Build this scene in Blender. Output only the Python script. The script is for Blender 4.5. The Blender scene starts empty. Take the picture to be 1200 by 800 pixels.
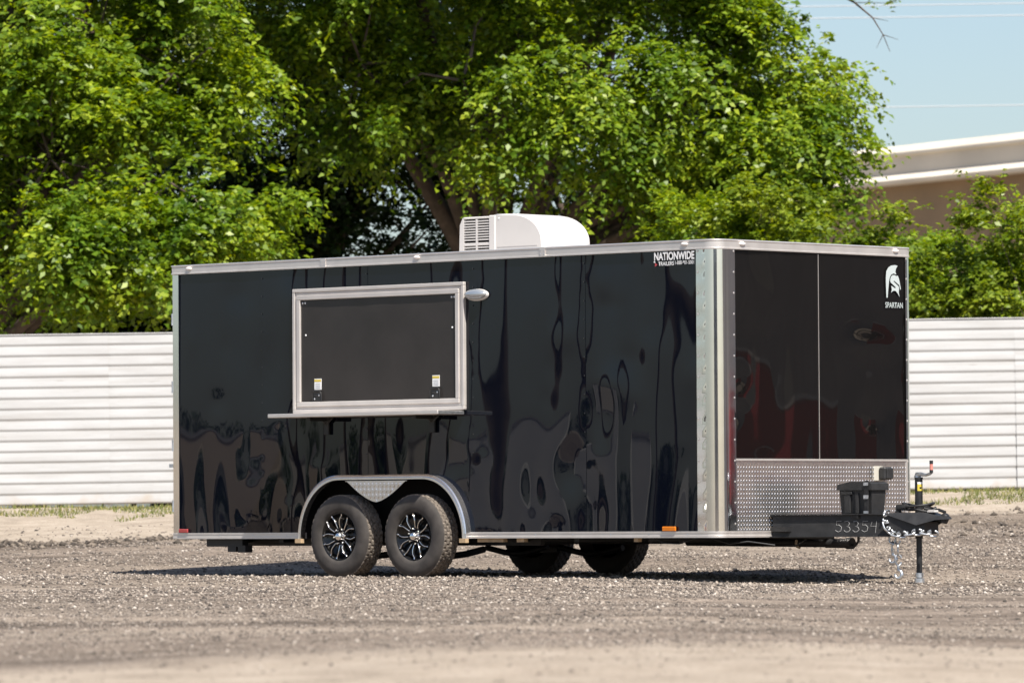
import bpy, math, random
import numpy as np
from mathutils import Vector, Matrix
rad = math.radians
S = bpy.context.scene
COL = S.collection
rng = np.random.default_rng(7)
random.seed(7)

# ------------------------------------------------------------------ camera
cam_d = bpy.data.cameras.new('camera')
cam = bpy.data.objects.new('camera', cam_d); COL.objects.link(cam)
cam_d.sensor_width = 36.0
cam_d.lens = 200.0
cam_d.clip_start = 1.0; cam_d.clip_end = 3000.0
cam.matrix_world = Matrix.Translation((0, 0, 0.5026)) @ Matrix.Rotation(math.pi/2 + 0.0305, 4, 'X') @ Matrix.Rotation(-0.0061, 4, 'Z')
cam_d.dof.use_dof = True
cam_d.dof.focus_distance = 43.2
cam_d.dof.aperture_fstop = 6.2
S.camera = cam

# ------------------------------------------------------------------ sky and sun
SUN = Vector((0.73, -1.65, 2.67)).normalized()
W = bpy.data.worlds.new('World'); S.world = W; W.use_nodes = True
nt = W.node_tree; nt.nodes.clear()
sky = nt.nodes.new('ShaderNodeTexSky'); sky.sky_type = 'NISHITA'; sky.sun_disc = False
sky.sun_elevation = math.asin(SUN.z); sky.sun_rotation = math.atan2(SUN.x, SUN.y)
sky.air_density = 1.0; sky.dust_density = 2.6; sky.ozone_density = 1.2; sky.altitude = 800.0
bg = nt.nodes.new('ShaderNodeBackground'); bg.inputs['Strength'].default_value = 0.080
wo = nt.nodes.new('ShaderNodeOutputWorld')
nt.links.new(sky.outputs[0], bg.inputs[0]); nt.links.new(bg.outputs[0], wo.inputs[0])
sl = bpy.data.lights.new('sun', 'SUN'); sl.energy = 4.8; sl.angle = rad(0.53); sl.color = (1.0, 0.94, 0.85)
so = bpy.data.objects.new('sun', sl); COL.objects.link(so)
so.rotation_euler = SUN.to_track_quat('Z', 'Y').to_euler(); so.location = (0, 40, 30)
vs = S.view_settings
vs.view_transform = 'Standard'; vs.look = 'None'; vs.gamma = 1.0; vs.use_curve_mapping = False
vs.exposure = 0.86

# ------------------------------------------------------------------ helpers
def tag(o, label=None, cat=None, group=None, kind=None):
    if label: o['label'] = label
    if cat: o['category'] = cat
    if group: o['group'] = group
    if kind: o['kind'] = kind
    return o

def empty(name, loc=(0, 0, 0), rz=0.0):
    o = bpy.data.objects.new(name, None); COL.objects.link(o)
    o.location = loc; o.rotation_euler = (0, 0, rz); o.empty_display_size = 0.2
    return o

def mesh_np(name, V, F, mats, parent=None, smooth=False):
    """V (n,3), F (m,k) constant face size"""
    me = bpy.data.meshes.new(name)
    V = np.asarray(V, np.float32); F = np.asarray(F, np.int32)
    k = F.shape[1]
    me.vertices.add(len(V)); me.vertices.foreach_set('co', V.ravel())
    me.loops.add(F.size); me.loops.foreach_set('vertex_index', F.ravel())
    me.polygons.add(len(F)); me.polygons.foreach_set('loop_start', np.arange(len(F), dtype=np.int32)*k)
    if smooth: me.polygons.foreach_set('use_smooth', np.ones(len(F), bool))
    me.update(calc_edges=True)
    for m in (mats if isinstance(mats, (list, tuple)) else [mats]): me.materials.append(m)
    o = bpy.data.objects.new(name, me); COL.objects.link(o); o.parent = parent
    return o

class MB:
    def __init__(s): s.v = []; s.f = []; s.sm = []
    def add(s, vs, fs, smooth=False):
        b = len(s.v); s.v += [tuple(p) for p in vs]
        s.f += [tuple(b+i for i in f) for f in fs]; s.sm += [smooth]*len(fs); return s
    def box(s, x0, x1, y0, y1, z0, z1, bev=0.0):
        if bev <= 0:
            vs = [(x, y, z) for z in (z0, z1) for y in (y0, y1) for x in (x0, x1)]
            return s.add(vs, [(0, 2, 3, 1), (4, 5, 7, 6), (0, 1, 5, 4), (2, 6, 7, 3), (0, 4, 6, 2), (1, 3, 7, 5)])
        b = bev; X = (x0, x1); Y = (y0, y1); Z = (z0, z1); vs = []; idx = {}
        for i in (0, 1):
            for j in (0, 1):
                for k in (0, 1):
                    sx, sy, sz = (1-2*i), (1-2*j), (1-2*k)
                    for a in range(3):
                        p = [X[i]+sx*b, Y[j]+sy*b, Z[k]+sz*b]
                        p[a] = (X[i], Y[j], Z[k])[a]
                        idx[(i, j, k, a)] = len(vs); vs.append(p)
        F = []
        c = Vector(((x0+x1)/2, (y0+y1)/2, (z0+z1)/2))
        def face(l):
            q = [Vector(vs[t]) for t in l]; n = (q[1]-q[0]).cross(q[2]-q[0]); m = sum(q, Vector())/len(q)
            F.append(tuple(l) if n.dot(m-c) > 0 else tuple(reversed(l)))
        for i in (0, 1):
            face([idx[(i, j, k, 0)] for j, k in ((0, 0), (1, 0), (1, 1), (0, 1))])
            face([idx[(j, i, k, 1)] for j, k in ((0, 0), (1, 0), (1, 1), (0, 1))])
            face([idx[(j, k, i, 2)] for j, k in ((0, 0), (1, 0), (1, 1), (0, 1))])
            for j in (0, 1):
                face([idx[(i, j, 0, 0)], idx[(i, j, 1, 0)], idx[(i, j, 1, 1)], idx[(i, j, 0, 1)]])
                face([idx[(i, 0, j, 0)], idx[(i, 1, j, 0)], idx[(i, 1, j, 2)], idx[(i, 0, j, 2)]])
                face([idx[(0, i, j, 1)], idx[(1, i, j, 1)], idx[(1, i, j, 2)], idx[(0, i, j, 2)]])
                for k in (0, 1): face([idx[(i, j, k, a)] for a in range(3)])
        return s.add(vs, F)
    def tube(s, pts, r, n=8, caps=True, smooth=True):
        pts = [Vector(p) for p in pts]; rs = r if isinstance(r, (list, tuple)) else [r]*len(pts)
        vs = []; fs = []; ref = None
        for i, p in enumerate(pts):
            t = (pts[min(i+1, len(pts)-1)]-pts[max(i-1, 0)]).normalized()
            if ref is None: ref = t.orthogonal().normalized()
            ref = (ref - t*ref.dot(t))
            ref = ref.normalized() if ref.length > 1e-6 else t.orthogonal().normalized()
            b = t.cross(ref)
            for k in range(n):
                a = 2*math.pi*k/n; vs.append(p + (ref*math.cos(a)+b*math.sin(a))*rs[i])
        for i in range(len(pts)-1):
            for k in range(n):
                fs.append((i*n+k, i*n+(k+1) % n, (i+1)*n+(k+1) % n, (i+1)*n+k))
        s.add(vs, fs, smooth)
        if caps:
            s.add(vs[:n], [tuple(reversed(range(n)))]); s.add(vs[-n:], [tuple(range(n))])
        return s
    def lathe_y(s, prof, cx, cz, n=48, smooth=True, mod=None):
        """prof: list of (radius, y); axis along y"""
        vs = []; fs = []; m = len(prof)
        for k in range(n):
            a = 2*math.pi*k/n
            for j, (r, y) in enumerate(prof):
                rr = r + (mod(j, k) if mod else 0)
                vs.append((cx+rr*math.cos(a), y, cz+rr*math.sin(a)))
        for k in range(n):
            k2 = (k+1) % n
            for j in range(m-1): fs.append((k*m+j, k*m+j+1, k2*m+j+1, k2*m+j))
        return s.add(vs, fs, smooth)
    def prism(s, poly, a0, a1, axis='y'):
        """poly in the other two axes (in order), extruded along axis"""
        n = len(poly)
        def P(u, v, a): return {'x': (a, u, v), 'y': (u, a, v), 'z': (u, v, a)}[axis]
        vs = [P(u, v, a0) for u, v in poly]+[P(u, v, a1) for u, v in poly]
        fs = [tuple(range(n)), tuple(reversed(range(n, 2*n)))]+[(i, i+n, (i+1) % n+n, (i+1) % n) for i in range(n)]
        return s.add(vs, fs)
    def build(s, name, mat, parent=None, fixn=False):
        me = bpy.data.meshes.new(name); me.from_pydata(s.v, [], s.f)
        me.polygons.foreach_set('use_smooth', s.sm); me.materials.append(mat)
        if fixn:
            import bmesh
            bm = bmesh.new(); bm.from_mesh(me); bmesh.ops.recalc_face_normals(bm, faces=bm.faces); bm.to_mesh(me); bm.free()
        me.update()
        o = bpy.data.objects.new(name, me); COL.objects.link(o); o.parent = parent
        return o

def copy_tree(o, parent=None):
    c = o.copy(); COL.objects.link(c); c.parent = parent
    for ch in list(o.children): copy_tree(ch, c)
    return c

# value noise (numpy) ------------------------------------------------
def _h(i, j, k, seed):
    n = (i*374761393 + j*668265263 + k*1274126177 + seed*974711) & 0xffffffff
    n = ((n ^ (n >> 13))*1274126177) & 0xffffffff
    return ((n ^ (n >> 16)) & 0xffff)/65535.0
def vnoise(x, y, z=0.0, seed=0):
    x = np.asarray(x, float); y = np.asarray(y, float); z = np.broadcast_to(np.asarray(z, float), x.shape)
    xi = np.floor(x).astype(np.int64); yi = np.floor(y).astype(np.int64); zi = np.floor(z).astype(np.int64)
    fx, fy, fz = x-xi, y-yi, z-zi
    fx, fy, fz = [t*t*t*(t*(t*6-15)+10) for t in (fx, fy, fz)]
    r = 0
    for a in (0, 1):
        for b in (0, 1):
            for c in (0, 1):
                r = r + _h(xi+a, yi+b, zi+c, seed)*(fx if a else 1-fx)*(fy if b else 1-fy)*(fz if c else 1-fz)
    return r
def sstep(a, b, x):
    t = np.clip((np.asarray(x, float)-a)/(b-a), 0, 1); return t*t*(3-2*t)

# ------------------------------------------------------------------ materials
def newmat(name):
    m = bpy.data.materials.new(name); m.use_nodes = True
    t = m.node_tree; b = t.nodes['Principled BSDF']
    return m, t, b
def N(t, typ, **kw):
    n = t.nodes.new(typ)
    for k, v in kw.items(): setattr(n, k, v)
    return n
def simple(name, col, rough=0.5, metal=0.0, var=0.0, vscale=8.0, bump=0.0, bscale=60.0, ior=1.45):
    m, t, b = newmat(name)
    b.inputs['Base Color'].default_value = (*col, 1); b.inputs['Roughness'].default_value = rough
    b.inputs['Metallic'].default_value = metal; b.inputs['IOR'].default_value = ior
    tc = N(t, 'ShaderNodeTexCoord')
    if var > 0:
        nz = N(t, 'ShaderNodeTexNoise'); nz.inputs['Scale'].default_value = vscale; nz.inputs['Detail'].default_value = 5
        cr = N(t, 'ShaderNodeValToRGB')
        cr.color_ramp.elements[0].position = 0.3; cr.color_ramp.elements[1].position = 0.7
        cr.color_ramp.elements[0].color = (*[c*(1-var) for c in col], 1); cr.color_ramp.elements[1].color = (*[min(1, c*(1+var)) for c in col], 1)
        t.links.new(tc.outputs['Object'], nz.inputs['Vector']); t.links.new(nz.outputs['Fac'], cr.inputs[0]); t.links.new(cr.outputs[0], b.inputs['Base Color'])
        mr = N(t, 'ShaderNodeMapRange'); mr.inputs[3].default_value = max(0.0, rough-0.12*rough); mr.inputs[4].default_value = min(1, rough+0.25*rough)
        t.links.new(nz.outputs['Fac'], mr.inputs[0]); t.links.new(mr.outputs[0], b.inputs['Roughness'])
    if bump > 0:
        n2 = N(t, 'ShaderNodeTexNoise'); n2.inputs['Scale'].default_value = bscale; n2.inputs['Detail'].default_value = 4
        bp = N(t, 'ShaderNodeBump'); bp.inputs['Strength'].default_value = bump; bp.inputs['Distance'].default_value = 0.01
        t.links.new(tc.outputs['Object'], n2.inputs['Vector']); t.links.new(n2.outputs['Fac'], bp.inputs['Height']); t.links.new(bp.outputs[0], b.inputs['Normal'])
    return m

M = {}
M['gloss'] = simple('black_gloss_sky_tint', (0.003, 0.004, 0.0085), 0.015, ior=1.46)  # blue in the base stands in for sky reflected by the side
M['gloss_front'] = simple('black_gloss_paint_front', (0.006, 0.0055, 0.0055), 0.03, ior=1.5)
M['hatch'] = simple('black_satin_hatch', (0.027, 0.0235, 0.0225), 0.22, var=0.2, vscale=2.2)
M['alu'] = simple('mill_aluminium', (0.68, 0.64, 0.605), 0.36, 0.65, var=0.06, vscale=6)
M['alu_win'] = simple('window_frame_aluminium', (0.60, 0.565, 0.535), 0.5, 0.45, var=0.05, vscale=6)
M['polish'] = simple('polished_aluminium', (0.80, 0.80, 0.80), 0.09, 1.0, var=0.04, vscale=5)
M['tread_alu'] = simple('tread_plate_aluminium', (0.78, 0.755, 0.735), 0.22, .95, var=0.05, vscale=9)
M['steel_black'] = simple('black_painted_steel', (0.018, 0.018, 0.019), 0.42, var=0.3, vscale=14)
M['rubber'] = simple('tyre_rubber', (0.050, 0.044, 0.040), 0.72, var=0.35, vscale=9, bump=0.1, bscale=90)
M['dust_tread'] = simple('dusty_tread', (0.14, 0.118, 0.098), 0.9, var=0.5, vscale=40, bump=0.3, bscale=120)
M['rim_black'] = simple('rim_gloss_black', (0.008, 0.008, 0.008), 0.15)
M['chrome'] = simple('machined_metal', (0.82, 0.80, 0.78), 0.16, 1.0)
M['galv'] = simple('galvanised_steel', (0.62, 0.64, 0.66), 0.35, 0.9, var=0.2, vscale=40)
M['plastic_black'] = simple('black_plastic', (0.022, 0.022, 0.023), 0.5, var=0.2, vscale=20, bump=0.1, bscale=150)
M['white_plastic'] = simple('white_plastic', (0.55, 0.525, 0.505), 0.38, var=0.03, vscale=4)
M['dark_void'] = simple('dark_interior', (0.006, 0.006, 0.006), 0.9)
M['white_vinyl'] = simple('white_vinyl', (0.78, 0.78, 0.78), 0.45)
M['grey_vinyl'] = simple('silver_vinyl', (0.44, 0.49, 0.49), 0.4)
M['red_vinyl'] = simple('red_vinyl', (0.45, 0.06, 0.07), 0.45)
M['yellow'] = simple('yellow_label', (0.60, 0.46, 0.06), 0.5)
M['cream'] = simple('cream_reflection', (0.50, 0.48, 0.42), 0.5)
M['amber'] = simple('amber_lens', (0.60, 0.17, 0.01), 0.25)
M['red_lens'] = simple('red_lens', (0.35, 0.06, 0.06), 0.2)
M['clear_lens'] = simple('clear_lens', (0.78, 0.72, 0.69), 0.15)
M['porch'] = simple('porch_light_lens', (0.48, 0.51, 0.54), 0.14, 0.6)
M['chalk'] = simple('chalk_marks', (0.30, 0.30, 0.30), 0.9)
M['white_fence'] = None
M['red_grip'] = simple('red_grip', (0.62, 0.22, 0.18), 0.4)
M['wood'] = simple('raw_lumber', (0.42, 0.30, 0.18), 0.8, var=0.25, vscale=12)
M['tan_strap'] = simple('tan_strap', (0.42, 0.34, 0.25), 0.8)
M['pole'] = simple('weathered_pole_wood', (0.10, 0.075, 0.055), 0.85, var=0.3, vscale=5, bump=0.3)
M['cable'] = simple('grey_cable', (0.42, 0.44, 0.46), 0.6)

def fence_mat():
    m, t, b = newmat('white_corrugated_steel')
    tc = N(t, 'ShaderNodeTexCoord'); 
    mp = N(t, 'ShaderNodeMapping'); mp.inputs['Scale'].default_value = (0.5, 1, 7)
    nz = N(t, 'ShaderNodeTexNoise'); nz.inputs['Scale'].default_value = 1.3; nz.inputs['Detail'].default_value = 6; nz.inputs['Roughness'].default_value = .65
    cr = N(t, 'ShaderNodeValToRGB'); e = cr.color_ramp.elements
    e[0].position = .27; e[0].color = (.35, .34, .33, 1); e[1].position = .56; e[1].color = (.425, .428, .43, 1)
    n2 = N(t, 'ShaderNodeTexNoise'); n2.inputs['Scale'].default_value = 9; n2.inputs['Detail'].default_value = 4
    c2 = N(t, 'ShaderNodeValToRGB'); c2.color_ramp.elements[0].position = .24; c2.color_ramp.elements[1].position = .36
    c2.color_ramp.elements[0].color = (.55, .5, .45, 1); c2.color_ramp.elements[1].color = (1, 1, 1, 1)
    mx = N(t, 'ShaderNodeMix', data_type='RGBA', blend_type='MULTIPLY'); mx.inputs[0].default_value = .45
    t.links.new(tc.outputs['Object'], mp.inputs[0]); t.links.new(mp.outputs[0], nz.inputs['Vector']); t.links.new(nz.outputs['Fac'], cr.inputs[0])
    t.links.new(mp.outputs[0], n2.inputs['Vector']); t.links.new(n2.outputs['Fac'], c2.inputs[0])
    t.links.new(cr.outputs[0], mx.inputs[6]); t.links.new(c2.outputs[0], mx.inputs[7]); sz = N(t, 'ShaderNodeSeparateXYZ'); t.links.new(tc.outputs['Object'], sz.inputs[0])
    n3 = N(t, 'ShaderNodeTexNoise'); n3.inputs['Scale'].default_value = 3.5; n3.inputs['Detail'].default_value = 6; t.links.new(tc.outputs['Object'], n3.inputs['Vector'])
    mm = N(t, 'ShaderNodeMath', operation='MULTIPLY_ADD'); mm.inputs[1].default_value = .55; mm.inputs[2].default_value = -.20; t.links.new(n3.outputs['Fac'], mm.inputs[0])
    mr = N(t, 'ShaderNodeMath', operation='SUBTRACT'); t.links.new(mm.outputs[0], mr.inputs[0]); t.links.new(sz.outputs[2], mr.inputs[1])
    ml = N(t, 'ShaderNodeMath', operation='MULTIPLY'); ml.use_clamp = True; ml.inputs[1].default_value = 4.0; t.links.new(mr.outputs[0], ml.inputs[0])
    m2 = N(t, 'ShaderNodeMix', data_type='RGBA'); m2.inputs[7].default_value = (.36, .29, .22, 1); t.links.new(ml.outputs[0], m2.inputs[0]); t.links.new(mx.outputs[2], m2.inputs[6])
    t.links.new(m2.outputs[2], b.inputs['Base Color'])
    b.inputs['Roughness'].default_value = .42
    return m
M['white_fence'] = fence_mat()

def leaf_mat(name, dark, mid, light, trans=0.30):
    m = bpy.data.materials.new(name); m.use_nodes = True; t = m.node_tree; t.nodes.clear()
    g = N(t, 'ShaderNodeNewGeometry'); cr = N(t, 'ShaderNodeValToRGB'); e = cr.color_ramp.elements
    e[0].position = 0; e[0].color = (*dark, 1); e[1].position = 1; e[1].color = (*light, 1)
    k = e.new(.55); k.color = (*mid, 1)
    t.links.new(g.outputs['Random Per Island'], cr.inputs[0])
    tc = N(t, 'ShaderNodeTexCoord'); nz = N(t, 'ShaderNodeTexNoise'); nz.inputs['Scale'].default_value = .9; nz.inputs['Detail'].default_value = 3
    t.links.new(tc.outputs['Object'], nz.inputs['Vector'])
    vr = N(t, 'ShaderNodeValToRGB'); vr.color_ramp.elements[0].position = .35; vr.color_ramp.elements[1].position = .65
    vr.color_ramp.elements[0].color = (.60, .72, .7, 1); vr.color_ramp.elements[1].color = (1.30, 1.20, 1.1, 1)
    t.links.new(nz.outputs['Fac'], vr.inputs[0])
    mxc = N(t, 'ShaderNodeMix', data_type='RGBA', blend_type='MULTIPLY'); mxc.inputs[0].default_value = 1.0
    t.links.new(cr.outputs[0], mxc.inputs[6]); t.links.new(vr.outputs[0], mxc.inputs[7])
    d = N(t, 'ShaderNodeBsdfPrincipled'); d.inputs['Roughness'].default_value = .42; d.inputs['IOR'].default_value = 1.4
    tr = N(t, 'ShaderNodeBsdfTranslucent')
    hs = N(t, 'ShaderNodeHueSaturation'); hs.inputs['Saturation'].default_value = 1.1; hs.inputs['Value'].default_value = 2.0; hs.inputs['Hue'].default_value = .485
    mx = N(t, 'ShaderNodeMixShader'); mx.inputs[0].default_value = trans
    out = N(t, 'ShaderNodeOutputMaterial')
    t.links.new(mxc.outputs[2], d.inputs['Base Color']); t.links.new(mxc.outputs[2], hs.inputs['Color']); t.links.new(hs.outputs[0], tr.inputs[0])
    t.links.new(d.outputs[0], mx.inputs[1]); t.links.new(tr.outputs[0], mx.inputs[2]); t.links.new(mx.outputs[0], out.inputs[0])
    return m
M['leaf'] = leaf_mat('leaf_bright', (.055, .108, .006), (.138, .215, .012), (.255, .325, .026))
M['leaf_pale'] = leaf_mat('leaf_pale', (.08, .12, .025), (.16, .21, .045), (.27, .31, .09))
M['leaf_shade_tone'] = leaf_mat('leaf_shade_tone', (.010, .024, .006), (.020, .044, .009), (.040, .075, .014))  # deep shade of the back foliage put into the leaf colour
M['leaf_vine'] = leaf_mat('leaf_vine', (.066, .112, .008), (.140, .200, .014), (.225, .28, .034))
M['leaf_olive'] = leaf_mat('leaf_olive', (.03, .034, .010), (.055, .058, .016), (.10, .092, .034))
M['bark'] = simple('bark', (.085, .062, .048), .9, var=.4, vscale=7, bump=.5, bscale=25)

def ground_mat():
    m, t, b = newmat('gravel_and_sand'); L = t.links
    tc = N(t, 'ShaderNodeTexCoord'); P = tc.outputs['Object']
    sx = N(t, 'ShaderNodeSeparateXYZ'); L.new(P, sx.inputs[0])
    def noise(scale, detail=4, vec=P, rough=.6):
        n = N(t, 'ShaderNodeTexNoise'); n.inputs['Scale'].default_value = scale; n.inputs['Detail'].default_value = detail
        n.inputs['Roughness'].default_value = rough; L.new(vec, n.inputs['Vector']); return n
    def ramp(fac, stops):
        c = N(t, 'ShaderNodeValToRGB'); e = c.color_ramp.elements
        e[0].position, e[0].color = stops[0][0], (*stops[0][1], 1); e[1].position, e[1].color = stops[-1][0], (*stops[-1][1], 1)
        for p, col in stops[1:-1]: k = e.new(p); k.color = (*col, 1)
        L.new(fac, c.inputs[0]); return c
    def mix(f, a, c, bt='MIX'):
        x = N(t, 'ShaderNodeMix', data_type='RGBA', blend_type=bt)
        if isinstance(f, float): x.inputs[0].default_value = f
        else: L.new(f, x.inputs[0])
        L.new(a, x.inputs[6]); L.new(c, x.inputs[7]); return x.outputs[2]
    def math_(op, a, c=None, clamp=False):
        x = N(t, 'ShaderNodeMath', operation=op); x.use_clamp = clamp
        for i, q in enumerate((a, c)):
            if q is None: continue
            if isinstance(q, (int, float)): x.inputs[i].default_value = q
            else: L.new(q, x.inputs[i])
        return x.outputs[0]
    v1 = N(t, 'ShaderNodeTexVoronoi'); v1.inputs['Scale'].default_value = 70; L.new(P, v1.inputs['Vector'])
    v2 = N(t, 'ShaderNodeTexVoronoi'); v2.inputs['Scale'].default_value = 26; L.new(P, v2.inputs['Vector'])
    s1 = N(t, 'ShaderNodeSeparateColor'); L.new(v1.outputs['Color'], s1.inputs[0])
    s2 = N(t, 'ShaderNodeSeparateColor'); L.new(v2.outputs['Color'], s2.inputs[0])
    g1 = ramp(s1.outputs[0], [(0, (.075, .062, .052)), (.35, (.20, .171, .147)), (.75, (.31, .27, .232)), (1, (.44, .395, .35))])
    g2 = ramp(s2.outputs[0], [(0, (.10, .082, .069)), (.6, (.22, .182, .152)), (1, (.40, .345, .295))])
    grav = mix(.45, g1.outputs[0], g2.outputs[0])
    big = noise(.35, 5); med = noise(2.2, 5)
    grav = mix(1.0, grav, ramp(med.outputs[0], [(.3, (.64, .61, .585)), (.7, (1.12, 1.085, 1.045))]).outputs[0], 'MULTIPLY')
    sandn = noise(3.0, 7)
    sand = ramp(sandn.outputs[0], [(.28, (.20, .162, .120)), (.5, (.32, .266, .206)), (.72, (.41, .352, .285))]).outputs[0]
    sand = mix(.25, sand, g1.outputs[0])
    # where the sand lies: beyond the gravel edge, the foreground track, and dusty streaks
    mpv = N(t, 'ShaderNodeMapping'); mpv.inputs['Scale'].default_value = (.22, .5, 1); L.new(P, mpv.inputs[0])
    en = noise(1.0, 6, mpv.outputs[0])
    wob = math_('MULTIPLY', math_('SUBTRACT', en.outputs[0], .5), 4.5)
    edge = math_('ADD', 60.6, math_('MULTIPLY', sx.outputs[0], .16))
    fine = math_('MULTIPLY', math_('SUBTRACT', noise(5.0, 4).outputs[0], .5), 1.6)
    back = math_('MULTIPLY', math_('ADD', math_('SUBTRACT', math_('ADD', sx.outputs[1], math_('MULTIPLY', wob, .35)), edge), fine), 1.6, True)
    front = math_('MULTIPLY', math_('SUBTRACT', math_('ADD', 22.6, math_('ADD', wob, math_('MULTIPLY', sx.outputs[0], .9))), math_('ADD', sx.outputs[1], fine)), .45, True)
    mid = N(t, 'ShaderNodeMapping'); mid.inputs['Scale'].default_value = (.16, .42, 1); mid.inputs['Location'].default_value = (3.1, 1.7, 0); L.new(P, mid.inputs[0])
    mn = noise(1.0, 5, mid.outputs[0])
    streak = math_('MULTIPLY', math_('SUBTRACT', mn.outputs[0], .47), 4.5, True)
    streak = math_('ADD', math_('MULTIPLY', streak, .6), .10)
    fac = math_('MAXIMUM', math_('MAXIMUM', back, math_('MULTIPLY', front, .92)), streak)
    dmp = N(t, 'ShaderNodeMapping'); dmp.inputs['Scale'].default_value = (.30, .75, 1); dmp.inputs['Location'].default_value = (7.3, 4.1, 0); L.new(P, dmp.inputs[0])
    dk = ramp(noise(1.0, 7, dmp.outputs[0]).outputs[0], [(.36, (.52, .50, .48)), (.55, (1.05, 1.05, 1.05))])
    grav = mix(1.0, grav, dk.outputs[0], 'MULTIPLY')
    rut = N(t, 'ShaderNodeMapping'); rut.inputs['Scale'].default_value = (.07, 1.1, 1); rut.inputs['Rotation'].default_value = (0, 0, .06); rut.inputs['Location'].default_value = (1.3, .4, 0); L.new(P, rut.inputs[0])
    rn = noise(1.0, 5, rut.outputs[0])
    grav = mix(1.0, grav, ramp(rn.outputs[0], [(.32, (.62, .59, .57)), (.66, (1.28, 1.25, 1.22))]).outputs[0], 'MULTIPLY')
    fac = math_('MAXIMUM', fac, math_('MULTIPLY', math_('MULTIPLY', math_('SUBTRACT', rn.outputs[0], .55), 5.0, True), .6))
    colr = mix(fac, grav, sand)
    L.new(colr, b.inputs['Base Color'])
    b.inputs['Roughness'].default_value = .92
    b.inputs['Specular IOR Level'].default_value = .25
    bp = N(t, 'ShaderNodeBump'); bp.inputs['Strength'].default_value = .9; bp.inputs['Distance'].default_value = .02
    h = math_('ADD', math_('MULTIPLY', v1.outputs['Distance'], 1.0), math_('MULTIPLY', v2.outputs['Distance'], .8))
    h = math_('MULTIPLY', h, math_('SUBTRACT', 1.0, math_('MULTIPLY', fac, .75)))
    L.new(h, bp.inputs['Height']); L.new(bp.outputs[0], b.inputs['Normal'])
    return m
M['ground'] = ground_mat()
def stone_mat(name, stops):
    m, t, b = newmat(name)
    g = N(t, 'ShaderNodeNewGeometry'); c = N(t, 'ShaderNodeValToRGB'); e = c.color_ramp.elements
    e[0].position, e[0].color = stops[0][0], (*stops[0][1], 1); e[1].position, e[1].color = stops[-1][0], (*stops[-1][1], 1)
    for p, col in stops[1:-1]: k = e.new(p); k.color = (*col, 1)
    t.links.new(g.outputs['Random Per Island'], c.inputs[0]); t.links.new(c.outputs[0], b.inputs['Base Color'])
    b.inputs['Roughness'].default_value = .85
    return m
M['pebble'] = stone_mat('pebbles', [(0, (.045, .038, .034)), (.35, (.145, .120, .100)), (.7, (.245, .205, .170)), (.95, (.35, .302, .255)), (1, (.50, .45, .40))])
M['clod'] = stone_mat('dirt_clods', [(0, (.035, .028, .022)), (.6, (.10, .08, .062)), (1, (.22, .18, .14))])
M['grass'] = stone_mat('weedy_grass', [(0, (.07, .10, .02)), (.5, (.14, .155, .035)), (1, (.29, .25, .10))])
M['concrete'] = simple('bridge_concrete', (.58, .52, .43), .85, var=.14, vscale=.35, bump=.15, bscale=6)
M['concrete_lip'] = simple('bridge_concrete_pale', (.60, .55, .47), .85, var=.12, vscale=.5)
M['girder'] = simple('brown_girder', (.25, .175, .105), .85, var=.2, vscale=.4)  # brown, darker than the bridge concrete

# ------------------------------------------------------------------ ground
def gz(x, y):
    x = np.asarray(x, float); y = np.asarray(y, float)
    z = -0.034*sstep(0.6, 2.4, x)*(1-sstep(45.8, 48.5, y)) + .085*sstep(50.0, 53, y) + .045*sstep(46.5, 49, y)*sstep(1.4, 2.6, x)*(1-sstep(49, 52.6, y)) - .012*(1-sstep(45, 46.8, y))
    z = z + 0.22*sstep(51, 62, y)*(1+.28*np.clip(x/6, -1.2, 1.2)) + 0.37*sstep(59.5, 66, y)
    act = np.clip(np.abs((x-1.1)*.73-(y-46.3)*.68)/6, 0, 1)     # calm where the trailer stands
    calm = 1-np.exp(-(((x+.3)/4.5)**2+((y-47.3)/3.5)**2)**2)
    z = z + calm*(0.05*(vnoise(x*.35, y*.25, 0, 3)-.5)+0.025*(vnoise(x*1.1, y*.9, 0, 5)-.5))
    band = np.exp(-((y-60.2-.16*x)/1.0)**2)
    z = z + band*0.10*(vnoise(x*1.7, y*1.5, 0, 11)-.25)
    return z
def gz1(x, y): return float(gz(np.array([x]), np.array([y]))[0])
def axis(lo, hi, flo, fhi, step, grow=1.25):
    a = list(np.arange(flo, fhi+1e-6, step)); d = step; v = a[-1]
    while v < hi: d *= grow; v += d; a.append(v)
    d = step; v = a[0]
    while v > lo: d *= grow; v -= d; a.insert(0, v)
    return np.array(a)
gx = axis(-900, 900, -9, 9, .14); gy = axis(-300, 2200, 15, 68, .16)
XX, YY = np.meshgrid(gx, gy); ZZ = gz(XX, YY)
nx, ny = len(gx), len(gy)
I = np.arange(nx*ny).reshape(ny, nx)
F = np.stack([I[:-1, :-1], I[:-1, 1:], I[1:, 1:], I[1:, :-1]], -1).reshape(-1, 4)
g = mesh_np('ground', np.stack([XX, YY, ZZ], -1).reshape(-1, 3), F, M['ground'], smooth=True)
tag(g, 'grey brown gravel lot with pale sandy strips', 'ground', kind='structure')

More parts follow.
